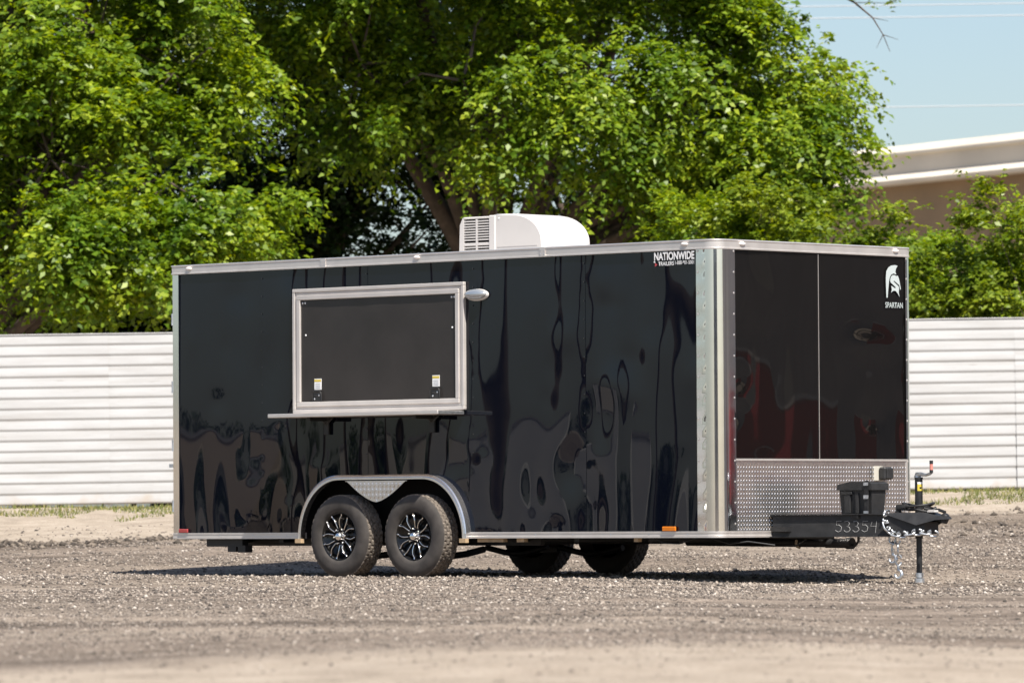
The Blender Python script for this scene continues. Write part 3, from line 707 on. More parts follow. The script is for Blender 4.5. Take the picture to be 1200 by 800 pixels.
# cut-out of the bottom rail at the wheels: rebuild as two runs
bpy.data.objects.remove(br)
def rail_piece(x0, x1):
    p = [(-.0, ZB), (-.014, ZB), (-.014, ZB+.016), (-.010, ZB+.019), (-.010, ZB+.035), (-.013, ZB+.038), (-.013, RAIL+.002), (.0, RAIL+.002)]
    MB().prism(p, x0, x1, 'x').build('bottom_rail', M['alu'], T, True)
rail_piece(-LN-.01, AX0+.01); rail_piece(AX1-.01, -.12)
pr = path_round(.010)[1:16]
def sweep(name, pts, prof_, mat):
    """prof_: (offset outward, z); pts: plan path with normals computed"""
    vs = []; fs = []; n = len(pts)
    for i, p in enumerate(pts):
        a = Vector(pts[max(i-1, 0)]); b = Vector(pts[min(i+1, n-1)]); t = (b-a).normalized(); nn = Vector((t.y, -t.x))
        for o, z in prof_: vs.append((p[0]+nn.x*o, p[1]+nn.y*o, z))
    m = len(prof_)
    for i in range(n-1):
        for j in range(m-1): fs.append((i*m+j, (i+1)*m+j, (i+1)*m+j+1, i*m+j+1))
    return MB().add(vs, fs).build(name, mat, T)
corner_pts = [(-.12, 0)]+path_round(0)[1:16]+[(0, .64)]
rp = [(-.02, ZB), (.014, ZB), (.014, ZB+.016), (.010, ZB+.019), (.010, ZB+.035), (.013, ZB+.038), (.013, RAIL+.002), (-.02, RAIL+.002)]
sweep('bottom_rail', corner_pts, rp, M['alu'])
sweep('bottom_rail', [(0, 1.8)]+path_round(0)[16:31]+[(-.2, WD)], rp, M['alu'])
# roof trim joints and rivets
for x in (-4.365, -1.851): MB().box(x-.03, x+.03, -.0185, -.0115, TRIM, ZT-.002).build('trim_joint', M['alu'], T)

# corner posts: flange, quarter round, flange
def post(ymir=False):
    pts = [(-.205, -.006), (-.15, -.0075), (-.112, -.008)]
    r = .112
    for k in range(15):
        a = -math.pi/2+math.pi/2*k/14; pts.append((-r+(r+.010)*math.cos(a), r+(r+.010)*math.sin(a)-.0))
    pts += [(.008, .15), (.0075, .18), (.006, .215)]
    if ymir: pts = pts[:-3]
    zs = np.linspace(RAIL, TRIM, 46); vs = []; fs = []
    for i, (x, y) in enumerate(pts):
        for z in zs:
            q = 0
            if i < 3: q = .0006*math.cos(2*math.pi*z/.165)*(1 if i == 0 else .4); x_, y_ = x, y-q-.002
            elif i > len(pts)-4 and not ymir: q = .0006*math.cos(2*math.pi*z/.165)*(1 if i == len(pts)-1 else .4); x_, y_ = x+q+.002, y
            else: x_, y_ = x, y
            vs.append((x_, WD-y_ if ymir else y_, z))
    m = len(zs)
    for i in range(len(pts)-1):
        for j in range(m-1):
            f = (i*m+j, (i+1)*m+j, (i+1)*m+j+1, i*m+j+1); fs.append(tuple(reversed(f)) if ymir else f)
    o = MB().add(vs, fs, True).build('corner_post', M['polish'], T)
    rv = MB()
    for k in range(14):
        z = RAIL+.06+k*.165
        for (cx, cy, ax) in ((-.187, -.0105, 'y'), (.0105, .197, 'x')):
            if ymir: cy = WD-cy if ax == 'y' else WD-.100
            for rr, h in ((.0085, .004),):
                ring = []
                for t in range(8):
                    a = t*math.pi/4
                    ring.append((cx+rr*math.cos(a), cy, z+rr*math.sin(a)) if ax == 'y' else (cx, cy+rr*math.cos(a), z+rr*math.sin(a)))
                s_ = (1 if ymir else -1)
                tip = (cx, cy+s_*h, z) if ax == 'y' else (cx+h, cy, z)
                rv.add(ring+[tip], [(t, (t+1) % 8, 8) for t in range(8)], True)
    tag(rv.build('rivets', M['alu'], o, True), kind='stuff')
post(); post(True)
# rear edge trim with hinge knuckles
rt2 = MB().box(-LN-.008, -6.136, -.009, .05, RAIL+.003, TRIM-.004).build('rear_edge_trim', M['polish'], T)
for z in (.60, 1.12, 1.62, 2.2): MB().tube([(-LN-.015, -.004, z-.05), (-LN-.015, -.004, z+.05)], .011, 8).build('door_hinge', M['galv'], T)
MB().box(-LN-.06, -LN-.01, -.01, .01, .93, .96).build('door_latch', M['galv'], T)
# side rivets along seams
rv = MB()
for s_ in SEAMS[1:5]:
    k = 0
    for z in np.arange(RAIL+.05, TRIM-.04, .15):
        if z < float(arch(s_)[0])+.06: continue
        if -4.73 < s_ < -2.71 and 1.3 < z < 2.45: continue
        yy = -.007-float(warp(np.array([s_]), np.array([z]))[0])
        ring = [(s_+.0065*math.cos(t*math.pi/3), yy+.003, z+.0065*math.sin(t*math.pi/3)) for t in range(6)]
        rv.add(ring+[(s_, yy-.002, z)], [(t, (t+1) % 6, 6) for t in range(6)], True)
tag(rv.build('seam_rivets', M['plastic_black'], T, True), kind='stuff')
rv = MB()
def rivet_y(mb, x, y, z, r=.008, h=.005):
    ring = [(x+r*math.cos(t*math.pi/3), y, z+r*math.sin(t*math.pi/3)) for t in range(6)]
    mb.add(ring+[(x, y-h, z)], [(t, (t+1) % 6, 6) for t in range(6)], True)
for x in np.arange(-6.05, -.2, .41): 
    if not (AX0-.02 < x < AX1+.02): rivet_y(rv, x, -.0095, ZB+.027)
for x in (-4.385, -4.345, -1.871, -1.831):
    for z in (TRIM+.02, TRIM+.05): rivet_y(rv, x, -.018, z, .006)
tag(rv.build('rail_rivets', M['galv'], T, True), kind='stuff')

# clearance lights in the roof trim
def oval(mb, c, u, v, nrm, a, b, h, seg=14):
    c, u, v, nrm = Vector(c), Vector(u), Vector(v), Vector(nrm); vs = []; fs = []
    rows = [(1, 0), (.93, .55), (.6, .9), (.0, 1)]
    for rr, hh in rows[:-1]:
        for k in range(seg):
            t = 2*math.pi*k/seg; vs.append(c+u*(a*rr*math.cos(t))+v*(b*rr*math.sin(t))+nrm*(h*hh))
    vs.append(c+nrm*h)
    for j in range(2):
        for k in range(seg): fs.append((j*seg+k, j*seg+(k+1) % seg, (j+1)*seg+(k+1) % seg, (j+1)*seg+k))
    for k in range(seg): fs.append((2*seg+k, 2*seg+(k+1) % seg, 3*seg))
    mb.add(vs, fs, True); return mb
for x in (-6.0, -3.27, -.32): oval(MB(), (x, -.0125, TRIM+.045), (1, 0, 0), (0, 0, 1), (0, -1, 0), .035, .016, .016).build('clearance_light', M['clear_lens'], T, True)
for y in (.30, 2.20): oval(MB(), (.0125, y, TRIM+.045), (0, 1, 0), (0, 0, 1), (1, 0, 0), .035, .016, .016).build('clearance_light', M['clear_lens'], T, True)
MB().box(-.565, -.425, -.028, -.0125, RAIL+.004, RAIL+.040, .004).build('amber_marker', M['amber'], T)
tag(T.children[-1], 'orange side marker light')
MB().box(-6.13, -6.02, -.026, -.010, RAIL+.004, RAIL+.036, .004).build('red_marker', M['red_lens'], T)

# ---- serving window
SW = empty('serving_window'); SW.parent = T
wx0, wx1, wz0, wz1 = -4.722, -2.724, 1.368, 2.412
def frame_ring(x0, x1, z0, z1, w, y0, y1, name, mat, parent, bev=.004):
    for a in ((x0, x1, z1-w, z1), (x0, x1, z0, z0+w)): MB().box(a[0], a[1], y1, y0, a[2], a[3], bev).build(name, mat, parent)
    for a in ((x0, x0+w), (x1-w, x1)): MB().box(a[0], a[1], y1+.0006, y0, z0+w+.0005, z1-w-.0005, bev*.8).build(name, mat, parent)
frame_ring(wx0, wx1, wz0, wz1, .030, .004, -.030, 'outer_frame', M['alu_win'], SW)
frame_ring(wx0+.031, wx1-.031, wz0+.031, wz1-.031, .022, .004, -.022, 'middle_frame', M['alu_win'], SW)
frame_ring(wx0+.054, wx1-.054, wz0+.054, wz1-.054, .040, .004, -.034, 'hatch_frame', M['alu_win'], SW)
hx0, hx1, hz0, hz1 = wx0+.090, wx1-.090, wz0+.090, wz1-.090
ys_ = np.linspace(hx0, hx1, 50); zs_ = np.linspace(hz0, hz1, 30); U, Zz = np.meshgrid(ys_, zs_, indexing='ij')
V = np.stack([U, -.016-warp(U+3, Zz*.8, amp=.0015), Zz], -1).reshape(-1, 3); I = np.arange(U.size).reshape(U.shape)
mesh_np('hatch_panel', V, np.stack([I[:-1, :-1], I[1:, :-1], I[1:, 1:], I[:-1, 1:]], -1).reshape(-1, 4), M['hatch'], SW, True)
for lx in (-4.433, -3.055):
    mb = MB().box(lx-.045, lx+.045, -.030, -.014, 1.466, 1.535, .006)
    mb.box(lx-.028, lx+.010, -.037, -.029, 1.508, 1.522, .002)
    lat = mb.build('hatch_latch', M['plastic_black'], SW)
    MB().tube([(lx-.05, -.028, 1.47), (lx-.05, -.034, 1.53), (lx-.035, -.036, 1.55), (lx+.04, -.036, 1.552), (lx+.056, -.034, 1.535), (lx+.056, -.03, 1.462)], .005, 6).build('latch_bail', M['steel_black'], SW)
    for q, (dx, dz) in enumerate(((.027, 1.516), (-.024, 1.486))): oval(MB(), (lx+dx, -.030, dz), (1, 0, 0), (0, 0, 1), (0, -1, 0), .008, .008, .004, 8).build('latch_screw', M['galv'], SW, True)
    MB().box(lx-.038, lx+.044, -.0185, -.0150, 1.563, 1.655).build('warning_sticker', M['white_vinyl'], SW)
    MB().box(lx-.036, lx+.042, -.0198, -.0187, 1.630, 1.648).build('sticker_header', M['yellow'], SW)
    for k in range(3): MB().box(lx-.026, lx+.032, -.0198, -.0187, 1.576+k*.016, 1.582+k*.016).build('sticker_print', M['cable'], SW)
for (sx_, sz_) in ((hx0+.025, hz1-.03), (hx0+.055, hz1-.03), (hx0+.06, hz1-.30), (hx1-.025, hz1-.03), (hx1-.055, hz1-.03), (hx1-.05, hz1-.28)):
    oval(MB(), (sx_, -.0165, sz_), (1, 0, 0), (0, 0, 1), (0, -1, 0), .009, .009, .005, 8).build('hatch_screw', M['white_vinyl'], SW, True)
# counter shelf on two brackets
SC = empty('serving_counter'); SC.parent = T
MB().box(-4.722, -2.740, -.325, -.012, 1.328, 1.360, .004).build('shelf', M['alu'], SC)
MB().box(-2.7395, -2.734, -.318, -.02, 1.331, 1.357).build('end_plate', M['galv'], SC)
for bx_ in (-4.32, -3.09):
    mb = MB().box(bx_-.03, bx_+.03, -.035, -.012, 1.185, 1.327, .004).box(bx_-.018, bx_+.018, -.24, -.034, 1.298, 1.327)
    mb.tube([(bx_, -.03, 1.27), (bx_-.075, -.03, 1.325)], .010, 6); mb.tube([(bx_, -.03, 1.27), (bx_+.075, -.03, 1.325)], .010, 6)
    mb.build('bracket', M['steel_black'], SC)
# porch light
PL = empty('porch_light'); PL.parent = T
oval(MB(), (-2.592, -.004, 2.300), (1, 0, 0), (0, 0, 1), (0, -1, 0), .132, .050, .022, 28).build('base', M['white_plastic'], PL, True)
oval(MB(), (-2.592, -.022, 2.306), (1, 0, 0), (0, 0, 1), (0, -1, 0), .118, .042, .036, 28).build('lens', M['porch'], PL, True)

# ---- fender
FE = empty('fender'); FE.parent = T
def arch_line(inset, n=20):
    r = .46+.0; x0, x1, zt = AX0+inset, AX1-inset, ATOP-inset; r -= inset*.5
    zb = RAIL-.05; pts = [(x0, zb)]
    h = zt-zb
    for k in range(1, n+1):
        a = math.pi/2*k/n; pts.append((x0+r-r*math.cos(a), zb+h*math.sin(a)))
    for k in range(n, -1, -1):
        a = math.pi/2*k/n; pts.append((x1-r+r*math.cos(a), zb+h*math.sin(a)))
    return pts
outer = arch_line(-.030); inner = arch_line(.010)
n_ = len(outer); vs = []; fs = []
for (xo, zo), (xi, zi) in zip(outer, inner):
    vs += [(xo, .0, zo), (xo, -.066, zo), ((xo*.75+xi*.25), -.075, zo*.75+zi*.25), ((xo*.55+xi*.45), -.072, zo*.55+zi*.45), ((xo*.4+xi*.6), -.075, zo*.4+zi*.6), (xi, -.075, zi), (xi, -.02, zi)]
for i in range(n_-1):
    for j in range(6): fs.append((i*7+j, i*7+j+1, (i+1)*7+j+1, (i+1)*7+j))
MB().add(vs, fs, False).build('fender_skin', M['tread_alu'], FE, True)
def lozenges(rect, pitch_u, pitch_v, place, clip=None, ln=.0105, wd=.0042, h=.0034):
    mb = MB(); u0, u1, v0, v1 = rect
    nu = int((u1-u0)/pitch_u); nv = int((v1-v0)/pitch_v)
    for half in (0, 1):
        for i in range(nu):
            for j in range(nv):
                u = u0+(i+.5+.5*half)*pitch_u; v = v0+(j+.25+.5*half)*pitch_v
                if u > u1-.012 or v > v1-.012 or (clip and not clip(u, v)): continue
                a = math.radians(60 if half == 0 else 120); c, s_ = math.cos(a), math.sin(a)
                L_ = []
                for (p, q, hh) in ((-ln, 0, 0), (0, -wd, 0), (ln, 0, 0), (0, wd, 0), (-ln*.45, 0, h), (ln*.45, 0, h)):
                    L_.append(place(u+p*c-q*s_, v+p*s_+q*c, hh))
                mb.add(L_, [(0, 1, 4), (1, 5, 4), (1, 2, 5), (2, 3, 5), (3, 4, 5), (3, 0, 4)])
    return mb
# gusset between the wheels
def gus_low(x):
    u = abs(x+3.70)/.36
    return .800 if u >= 1 else .618+.19*(u**1.5 if u > .12 else u*.35)
gp_ = [(-4.06+.72*k/36) for k in range(37)]
poly = [(x, ATOP-.02) for x in gp_]+[(x, min(gus_low(x), ATOP-.025)) for x in reversed(gp_)]
MB().prism(poly, -.071, -.066, 'y').build('gusset', M['tread_alu'], FE, True)
tag(lozenges((-4.06, -3.34, .60, .80), .046, .046, lambda u, v, h: (u, -.071-h, v), lambda u, v: v > gus_low(u)+.012, .016, .0065, .0075).build('gusset_treads', M['tread_alu'], FE, True), kind='stuff')
MB().box(AX0-.04, AX0+.03, -.09, -.05, RAIL-.085, RAIL-.05).build('fender_foot', M['wood'], FE)
MB().box(AX1-.03, AX1+.04, -.09, -.05, RAIL-.085, RAIL-.05).build('fender_foot', M['wood'], FE)
# wheel well
mb = MB().box(AX0-.1, AX1+.1, .27, .30, ZB-.02, ATOP+.06).box(AX0-.1, AX1+.1, .006, .30, ATOP+.03, ATOP+.06).box(AX0-.1, AX0-.05, .006, .3, ZB+.0, ATOP+.04).box(AX1+.05, AX1+.1, .006, .3, ZB+.0, ATOP+.04)
mb.build('wheel_well', M['dark_void'], T)

# ---- wheels
TR = .345
def make_wheel(y0):
    """near wheel: outer face towards -y, origin at wheel centre"""
    w = empty('wheel'); w.parent = T
    H = .10
    prof_t = [(.196, -H+.02), (.205, -H+.004), (.235, -H-.006), (.275, -H-.009), (.305, -H-.004), (.325, -H+.006), (.338, -H+.020)]
    prof_b = [(.338, H-.02), (.325, H-.006), (.30, H+.003), (.25, H+.006), (.205, H-.005), (.196, H-.02)]
    MB().lathe_y(prof_t, 0, 0, 64).lathe_y(prof_b, 0, 0, 64).build('tyre', M['rubber'], w, True)
    ribs = []; yy = np.linspace(-H+.018, H-.018, 6)
    pt = [(.336, -H+.018)]
    for k in range(5):
        a, b = yy[k], yy[k+1]; pt += [(.335, a+.001), (.346, a+.004), (.3475, (a+b)/2), (.346, b-.004), (.335, b-.001)]
    pt.append((.336, H-.018))
    def mod(j, k):
        if j == 0 or j == len(pt)-1: return 0
        rib = (j-1)//5; q = (k+rib*2) % 4
        return -.007 if (q == 0 and (j-1) % 5 in (1, 2, 3)) else 0
    MB().lathe_y(pt, 0, 0, 160, False, mod).build('tread', M['dust_tread'], w, True)
    MB().lathe_y([(.2, H-.02), (.19, .0), (.185, -.05), (.192, -.075), (.200, -.082), (.203, -.088), (.199, -.092), (.193, -.086), (.183, -.078), (.178, -.045), (.10, -.040), (.05, -.052), (.0, -.052)], 0, 0, 56).build('rim', M['rim_black'], w, True)
    for k in range(6):
        a0 = math.pi/6+k*math.pi/3+.16
        for sgn in (-1, 1):
            pts = []
            for t in np.linspace(0, 1, 9):
                r = .058+.118*t; da = (.30*(1-t)**2*.35+.05+.27*t**.8*(1-.28*math.sin(math.pi*t)))*sgn
                pts.append((r*math.cos(a0+da), -.066-.014*math.sin(math.pi*min(1, t*.8))-.006*t, r*math.sin(a0+da)))
            sp = MB().tube(pts, [.0115]*5+[.010]*4, 6).build('spoke', M['rim_black'], w)
            MB().tube([(x*1.0, y-.0095, z) for x, y, z in pts[1:]], .0040, 5).build('spoke_edge', M['chrome'], w)
            e = pts[-1]; ux, uz = e[0]/.176, e[2]/.176
            MB().tube([(ux*.176, -.088, uz*.176), (ux*.189, -.092, uz*.189)], .0068, 6).build('spoke_tip', M['chrome'], w)
    MB().lathe_y([(.0, -.118), (.018, -.117), (.029, -.110), (.034, -.098), (.036, -.07), (.042, -.066), (.046, -.052)], 0, 0, 24).build('hub_cap', M['chrome'], w, True)
    for k in range(6):
        a = k*math.pi/3+.1
        MB().tube([(.064*math.cos(a), -.055, .064*math.sin(a)), (.064*math.cos(a), -.086, .064*math.sin(a)), (.064*math.cos(a), -.092, .064*math.sin(a))], [.0095, .0095, .006], 6).build('lug_nut', M['chrome'], w)
    return w
YW = -.026
w0 = make_wheel(YW)
WX = (-4.088, -3.221)
spots = [(WX[0], YW, 0), (WX[1], YW, .45), (WX[0], WD-.11, math.pi), (WX[1], WD-.11, math.pi)]
for i, (x, y, r) in enumerate(spots):
    w = w0 if i == 0 else copy_tree(w0, T)
    w.location = (x, y, TR-.010)
    w.rotation_euler = (0, .0 if i == 0 else (.45 if i == 1 else .2), math.pi if i > 1 else 0)
for x in WX:
    MB().tube([(x, .10, TR-.01), (x, WD-.2, TR-.01)], .045, 10).build('axle', M['steel_black'], T)
for y in (.32, WD-.42):
    MB().box(-5.95, -2.2, y, y+.05, .255, ZB+.003).build('frame_rail', M['steel_black'], T)
    for x in WX:
        MB().tube([(x-.36, y+.025, .225), (x-.15, y+.025, .185), (x, y+.025, .17), (x+.15, y+.025, .185), (x+.36, y+.025, .225)], .028, 6).build('leaf_spring', M['steel_black'], T)
    MB().box(-3.80, -3.60, y+.005, y+.045, .18, .22).build('equaliser', M['steel_black'], T)
for x in (-5.6, -5.0, -2.35, -1.6, -.8):
    MB().box(x-.025, x+.025, .1, WD-.1, .285, ZB+.002).build('cross_member', M['steel_black'], T)
for (a, b) in ((-2.62, -2.33), (-2.18, -2.10), (-.9, -.86)): MB().box(a, b, .012, .06, ZB-.032, ZB+.004).build('skirt_block', M['wood'], T)
mb = MB().box(-5.86, -5.42, .05, .12, .25, ZB+.004).box(-5.60, -5.50, .05, .13, .205, .252).box(-5.47, -5.38, .045, .13, .20, .26)
mb.build('stabiliser_bracket', M['steel_black'], T)

# ---- tread plate on the nose
MB().box(.0005, .0042, .216, 2.335, RAIL+.003, .928).build('stone_guard', M['tread_alu'], T)
tag(lozenges((.222, 2.332, RAIL+.006, .922), .0340, .0350, lambda u, v, h: (.0042+h, u, v)).build('stone_guard_treads', M['tread_alu'], T, True), kind='stuff')
MB().box(.004, .011, .214, 2.337, .922, .938).build('guard_trim', M['alu'], T)
MB().box(.004, .0105, 2.318, 2.336, RAIL+.004, .921).build('guard_trim', M['alu'], T)

# ---- tongue
TG = empty('tongue'); TG.parent = T
def beam(y0, y1, x0, x1, z0, z1, w, name):
    d = Vector((x1-x0, y1-y0)).normalized(); nn = Vector((-d.y, d.x))*w/2
    P = [(x0+nn.x, y0+nn.y), (x0-nn.x, y0-nn.y), (x1-nn.x, y1-nn.y), (x1+nn.x, y1+nn.y)]
    mb = MB().prism(P, z0, z1, 'z')
    return mb
zt_, zb_ = .490, .322
beam(.655, 1.175, .012, 1.04, zb_, zt_, .055, 'b').build('tongue_beam', M['steel_black'], TG, True)
beam(WD-.655, WD-1.175, .012, 1.04, zb_, zt_, .055, 'b').build('tongue_beam', M['steel_black'], TG, True)
beam(.630, 1.150, .006, 1.03, zt_+.0005, zt_+.006, .085, 'b').build('beam_flange', M['steel_black'], TG, True)
beam(.630, 1.150, .006, 1.03, zb_-.006, zb_-.0005, .085, 'b').build('beam_flange', M['steel_black'], TG, True)
MB().box(.02, .16, .62, WD-.62, .36, .40).build('tongue_cross_bar', M['steel_black'], TG)
MB().box(.30, .66, .92, WD-.92, .462, .486).build('battery_tray', M['steel_black'], TG)
# coupler
CP = empty('coupler'); CP.parent = T
mb = MB()
mb.add([(.86, 1.02, .335), (1.16, 1.135, .335), (1.16, 1.305, .335), (.86, 1.42, .335), (.86, 1.02, .496), (1.16, 1.135, .43), (1.16, 1.305, .43), (.86, 1.42, .496), (1.16, 1.135, .335)],
       [(0, 3, 2, 1), (0, 1, 5, 4), (1, 2, 6, 5), (2, 3, 7, 6), (4, 5, 6, 7), (3, 0, 4, 7)])
mb.build('coupler_body', M['steel_black'], CP, True)
vs = [(.84, 1.00, .500), (1.12, 1.08, .405), (1.25, 1.15, .445), (1.345, 1.19, .452), (1.345, 1.25, .452), (1.25, 1.29, .445), (1.12, 1.36, .405), (.84, 1.44, .500),
      (.90, 1.10, .505), (1.15, 1.14, .505), (1.25, 1.17, .482), (1.33, 1.195, .474), (1.33, 1.245, .474), (1.25, 1.27, .482), (1.15, 1.30, .505), (.90, 1.34, .505)]
mb = MB().add(vs, [(i, i+1, i+9, i+8) for i in range(7)]+[(8, 9, 14, 15), (9, 10, 13, 14), (10, 11, 12, 13), (0, 8, 15, 7)])
mb.build('coupler_plate', M['steel_black'], CP, True)
MB().tube([(1.28, 1.22, .43), (1.305, 1.22, .475), (1.315, 1.22, .490)], [.034, .036, .02], 12).build('ball_socket', M['steel_black'], CP)
MB().box(1.13, 1.24, 1.165, 1.215, .503, .522, .004).build('coupler_label', M['white_plastic'], CP)
MB().tube([(1.18, 1.22, .51), (1.24, 1.22, .524), (1.30, 1.22, .505)], .014, 6).build('coupler_latch', M['steel_black'], CP)
MB().tube([(.90, 1.13, .50), (.90, 1.13, .545), (.99, 1.13, .545)], .028, 8).build('breakaway_switch', M['plastic_black'], CP)
# jack
JK = empty('tongue_jack'); JK.parent = T
jx, jy = 1.035, 1.22
MB().tube([(jx, jy, .30), (jx, jy, .765)], .031, 14).tube([(jx, jy, .765), (jx, jy, .782)], .034, 14).build('jack_tube', M['steel_black'], JK)
MB().tube([(jx, jy, -.02), (jx, jy, .31)], .023, 12).build('jack_leg', M['steel_black'], JK)
MB().tube([(jx, jy, -.045), (jx, jy, -.012)], .040, 14).tube([(jx, jy, -.006), (jx, jy, .03)], .032, 12).build('jack_foot', M['galv'], JK)
MB().tube([(jx-.01, jy, .782), (jx-.01, jy, .802), (jx+.03, jy-.01, .806), (jx+.09, jy-.02, .798), (jx+.15, jy-.04, .808), (jx+.165, jy-.045, .818)], [.030, .024, .016, .012, .011, .011], 8).build('crank_arm', M['galv'], JK)
MB().tube([(jx+.165, jy-.045, .812), (jx+.165, jy-.045, .91)], .013, 8).build('crank_grip', M['red_grip'], JK)
MB().tube([(jx+.165, jy-.045, .812), (jx+.165, jy-.045, .838)], .0145, 8).tube([(jx+.165, jy-.045, .885), (jx+.165, jy-.045, .912)], .0145, 8).build('grip_end', M['plastic_black'], JK)
d45 = Vector((-math.cos(TH)*0-.0, -1, 0))
def sticker(cx, cy, r, z0, z1, a0, a1, name, mat):
    vs = []; fs = []
    for k in range(7):
        a = a0+(a1-a0)*k/6
        for z in (z0, z1): vs.append((cx+r*math.cos(a), cy+r*math.sin(a), z))
    for k in range(6): fs.append((2*k, 2*k+2, 2*k+3, 2*k+1))
    return MB().add(vs, fs).build(name, mat, JK)
sticker(jx, jy, .0318, .675, .740, rad(-70), rad(20), 'jack_sticker', M['yellow'])
sticker(jx, jy, .0324, .728, .744, rad(-70), rad(20), 'sticker_border', M['white_vinyl'])
sticker(jx, jy, .0324, .690, .706, rad(-40), rad(-10), 'sticker_print', M['plastic_black'])
# coiled wiring round the jack
mb = MB()
for k, (rx_, ry_, z_, tl) in enumerate(((.14, .10, .545, -.030), (.125, .11, .552, .022))):
    pts = [(jx+.0+rx_*math.cos(a), jy+ry_*math.sin(a), z_+tl*math.cos(a)+.008*math.sin(2*a)) for a in np.linspace(0, 2*math.pi, 25)]
    mb.tube(pts, .0105, 6, False)
mb.tube([(jx+.1, jy-.06, .535), (jx+.16, jy-.03, .52), (jx+.19, jy-.02, .535), (jx+.15, jy+.02, .54)], .012, 6)
mb.build('wire_coil', M['plastic_black'], T)
# chains
def link_mesh(L_=.082, W_=.050, r=.0085):
    pts = []
    for k in range(25):
        a = 2*math.pi*k/24; x = W_/2*math.cos(a); z = (L_-W_)/2*(1 if math.sin(a) >= 0 else -1)+W_/2*math.sin(a)
        pts.append((x, 0, z))
    return MB().tube(pts, r, 6, False)
lk = link_mesh().build('link', M['galv']); LINK = lk.data; bpy.data.objects.remove(lk)
def chain(name, pts, hook=None):
    c = empty(name); c.parent = T
    P = [Vector(p) for p in pts]; seg = []; d = 0
    cum = [0]
    for a, b in zip(P, P[1:]): cum.append(cum[-1]+(b-a).length)
    n = int(cum[-1]/.062)
    def at(s):
        for i in range(len(P)-1):
            if s <= cum[i+1]+1e-9: return P[i].lerp(P[i+1], (s-cum[i])/(cum[i+1]-cum[i]))
        return P[-1]
    for k in range(n):
        a, b = at(cum[-1]*k/n), at(cum[-1]*(k+1)/n); t = (b-a).normalized()
        q = t.to_track_quat('Z', 'Y').to_matrix().to_4x4() @ Matrix.Rotation(math.pi/2*(k % 2)+.5, 4, 'Z')
        o = bpy.data.objects.new('link', LINK); COL.objects.link(o); o.parent = c
        o.matrix_local = Matrix.Translation((a+b)/2) @ q
    if hook:
        h = Vector(hook); pts = []
        u = Vector((math.cos(.2), math.sin(.2), 0))
        for t in np.linspace(-.1, 1.55*math.pi, 18):
            pts.append(h+u*(.030*math.sin(t))+Vector((0, 0, -.045+.032*math.cos(t)*(1))))
        pts = [h+Vector((0, 0, .03)), h+Vector((0, 0, .005))]+pts
        MB().tube(pts, [.010, .012]+[.012]*6+[.015]*6+[.011]*4+[.008]*2, 8).build('hook', M['galv'], c)
    return c
beamy = lambda x: .655+.506*(x-.012)
def onb(x, z, o=.10): return (x, beamy(x)-o, z)
chain('safety_chain', [onb(.83, .515, .0), onb(.855, .50, .05), onb(.875, .42), onb(.90, .36), (.985, 1.0, .325), (1.06, 1.03, .335), (1.14, 1.07, .355), (1.20, 1.10, .345), (1.28, 1.14, .335)])
chain('safety_chain', [(.86, 1.10, .335), (.865, 1.095, .26), (.868, 1.095, .20)], (.868, 1.095, .185))
chain('safety_chain', [(.905, 1.12, .335), (.915, 1.10, .25), (.918, 1.10, .16), (.92, 1.10, .09)], (.92, 1.10, .065))
# battery box
BB = empty('battery_box'); BB.parent = T
x0, x1, y0, y1 = .295, .628, 1.13, 1.305
mb = MB(); e = .012
mb.add([(x0+e, y0+e, .487), (x1-e, y0+e, .487), (x1-e, y1-e, .487), (x0+e, y1-e, .487), (x0, y0, .69), (x1, y0, .69), (x1, y1, .69), (x0, y1, .69)],
       [(0, 3, 2, 1), (4, 5, 6, 7), (0, 1, 5, 4), (1, 2, 6, 5), (2, 3, 7, 6), (3, 0, 4, 7)])
mb.build('box', M['plastic_black'], BB)
mb = MB().prism([(x0-.015, .685), (x1+.015, .685), (x1+.012, .735), (x1-.03, .752), (x0+.12, .752), (x0-.008, .728)], y0-.018, y1+.018, 'y'); mb.build('lid', M['plastic_black'], BB, True)
MB().box(x0+.06, x0+.12, y0-.012, y0+.002, .50, .665, .003).box(x0+.17, x0+.20, y0-.008, y0+.002, .50, .665, .003).box(x0+.03, x0+.14, y0-.016, y0+.002, .650, .672, .003).build('handle_rib', M['plastic_black'], BB)
MB().box(x1-.055, x1-.020, y0-.024, y0-.019, .49, .757).box(x1-.055, x1-.020, y0-.024, y1+.024, .7575, .761).box(x1-.055, x1-.02, y0-.0185, y0-.013, .49, .68).build('strap', M['steel_black'], BB)
MB().box(x1-.06, x1-.014, y0-.031, y0-.0245, .615, .645).box(x1-.06, x1-.014, y0-.031, y0-.0245, .50, .52).box(x1-.06, x1-.014, y0-.03, y0-.0245, .72, .745).build('buckle', M['galv'], BB)
# power inlet on the stone guard
PI_ = empty('power_inlet'); PI_.parent = T
MB().box(.006, .014, 1.905, 2.02, .762, .880, .002).build('reflection_plate', M['cream'], PI_)  # pale plate stands in for a cream reflection beside the inlet
MB().box(.0145, .085, 1.955, 2.055, .770, .875, .012).build('inlet_box', M['plastic_black'], PI_)
MB().box(.086, .10, 1.965, 2.045, .780, .865, .005).build('inlet_cover', M['plastic_black'], PI_)
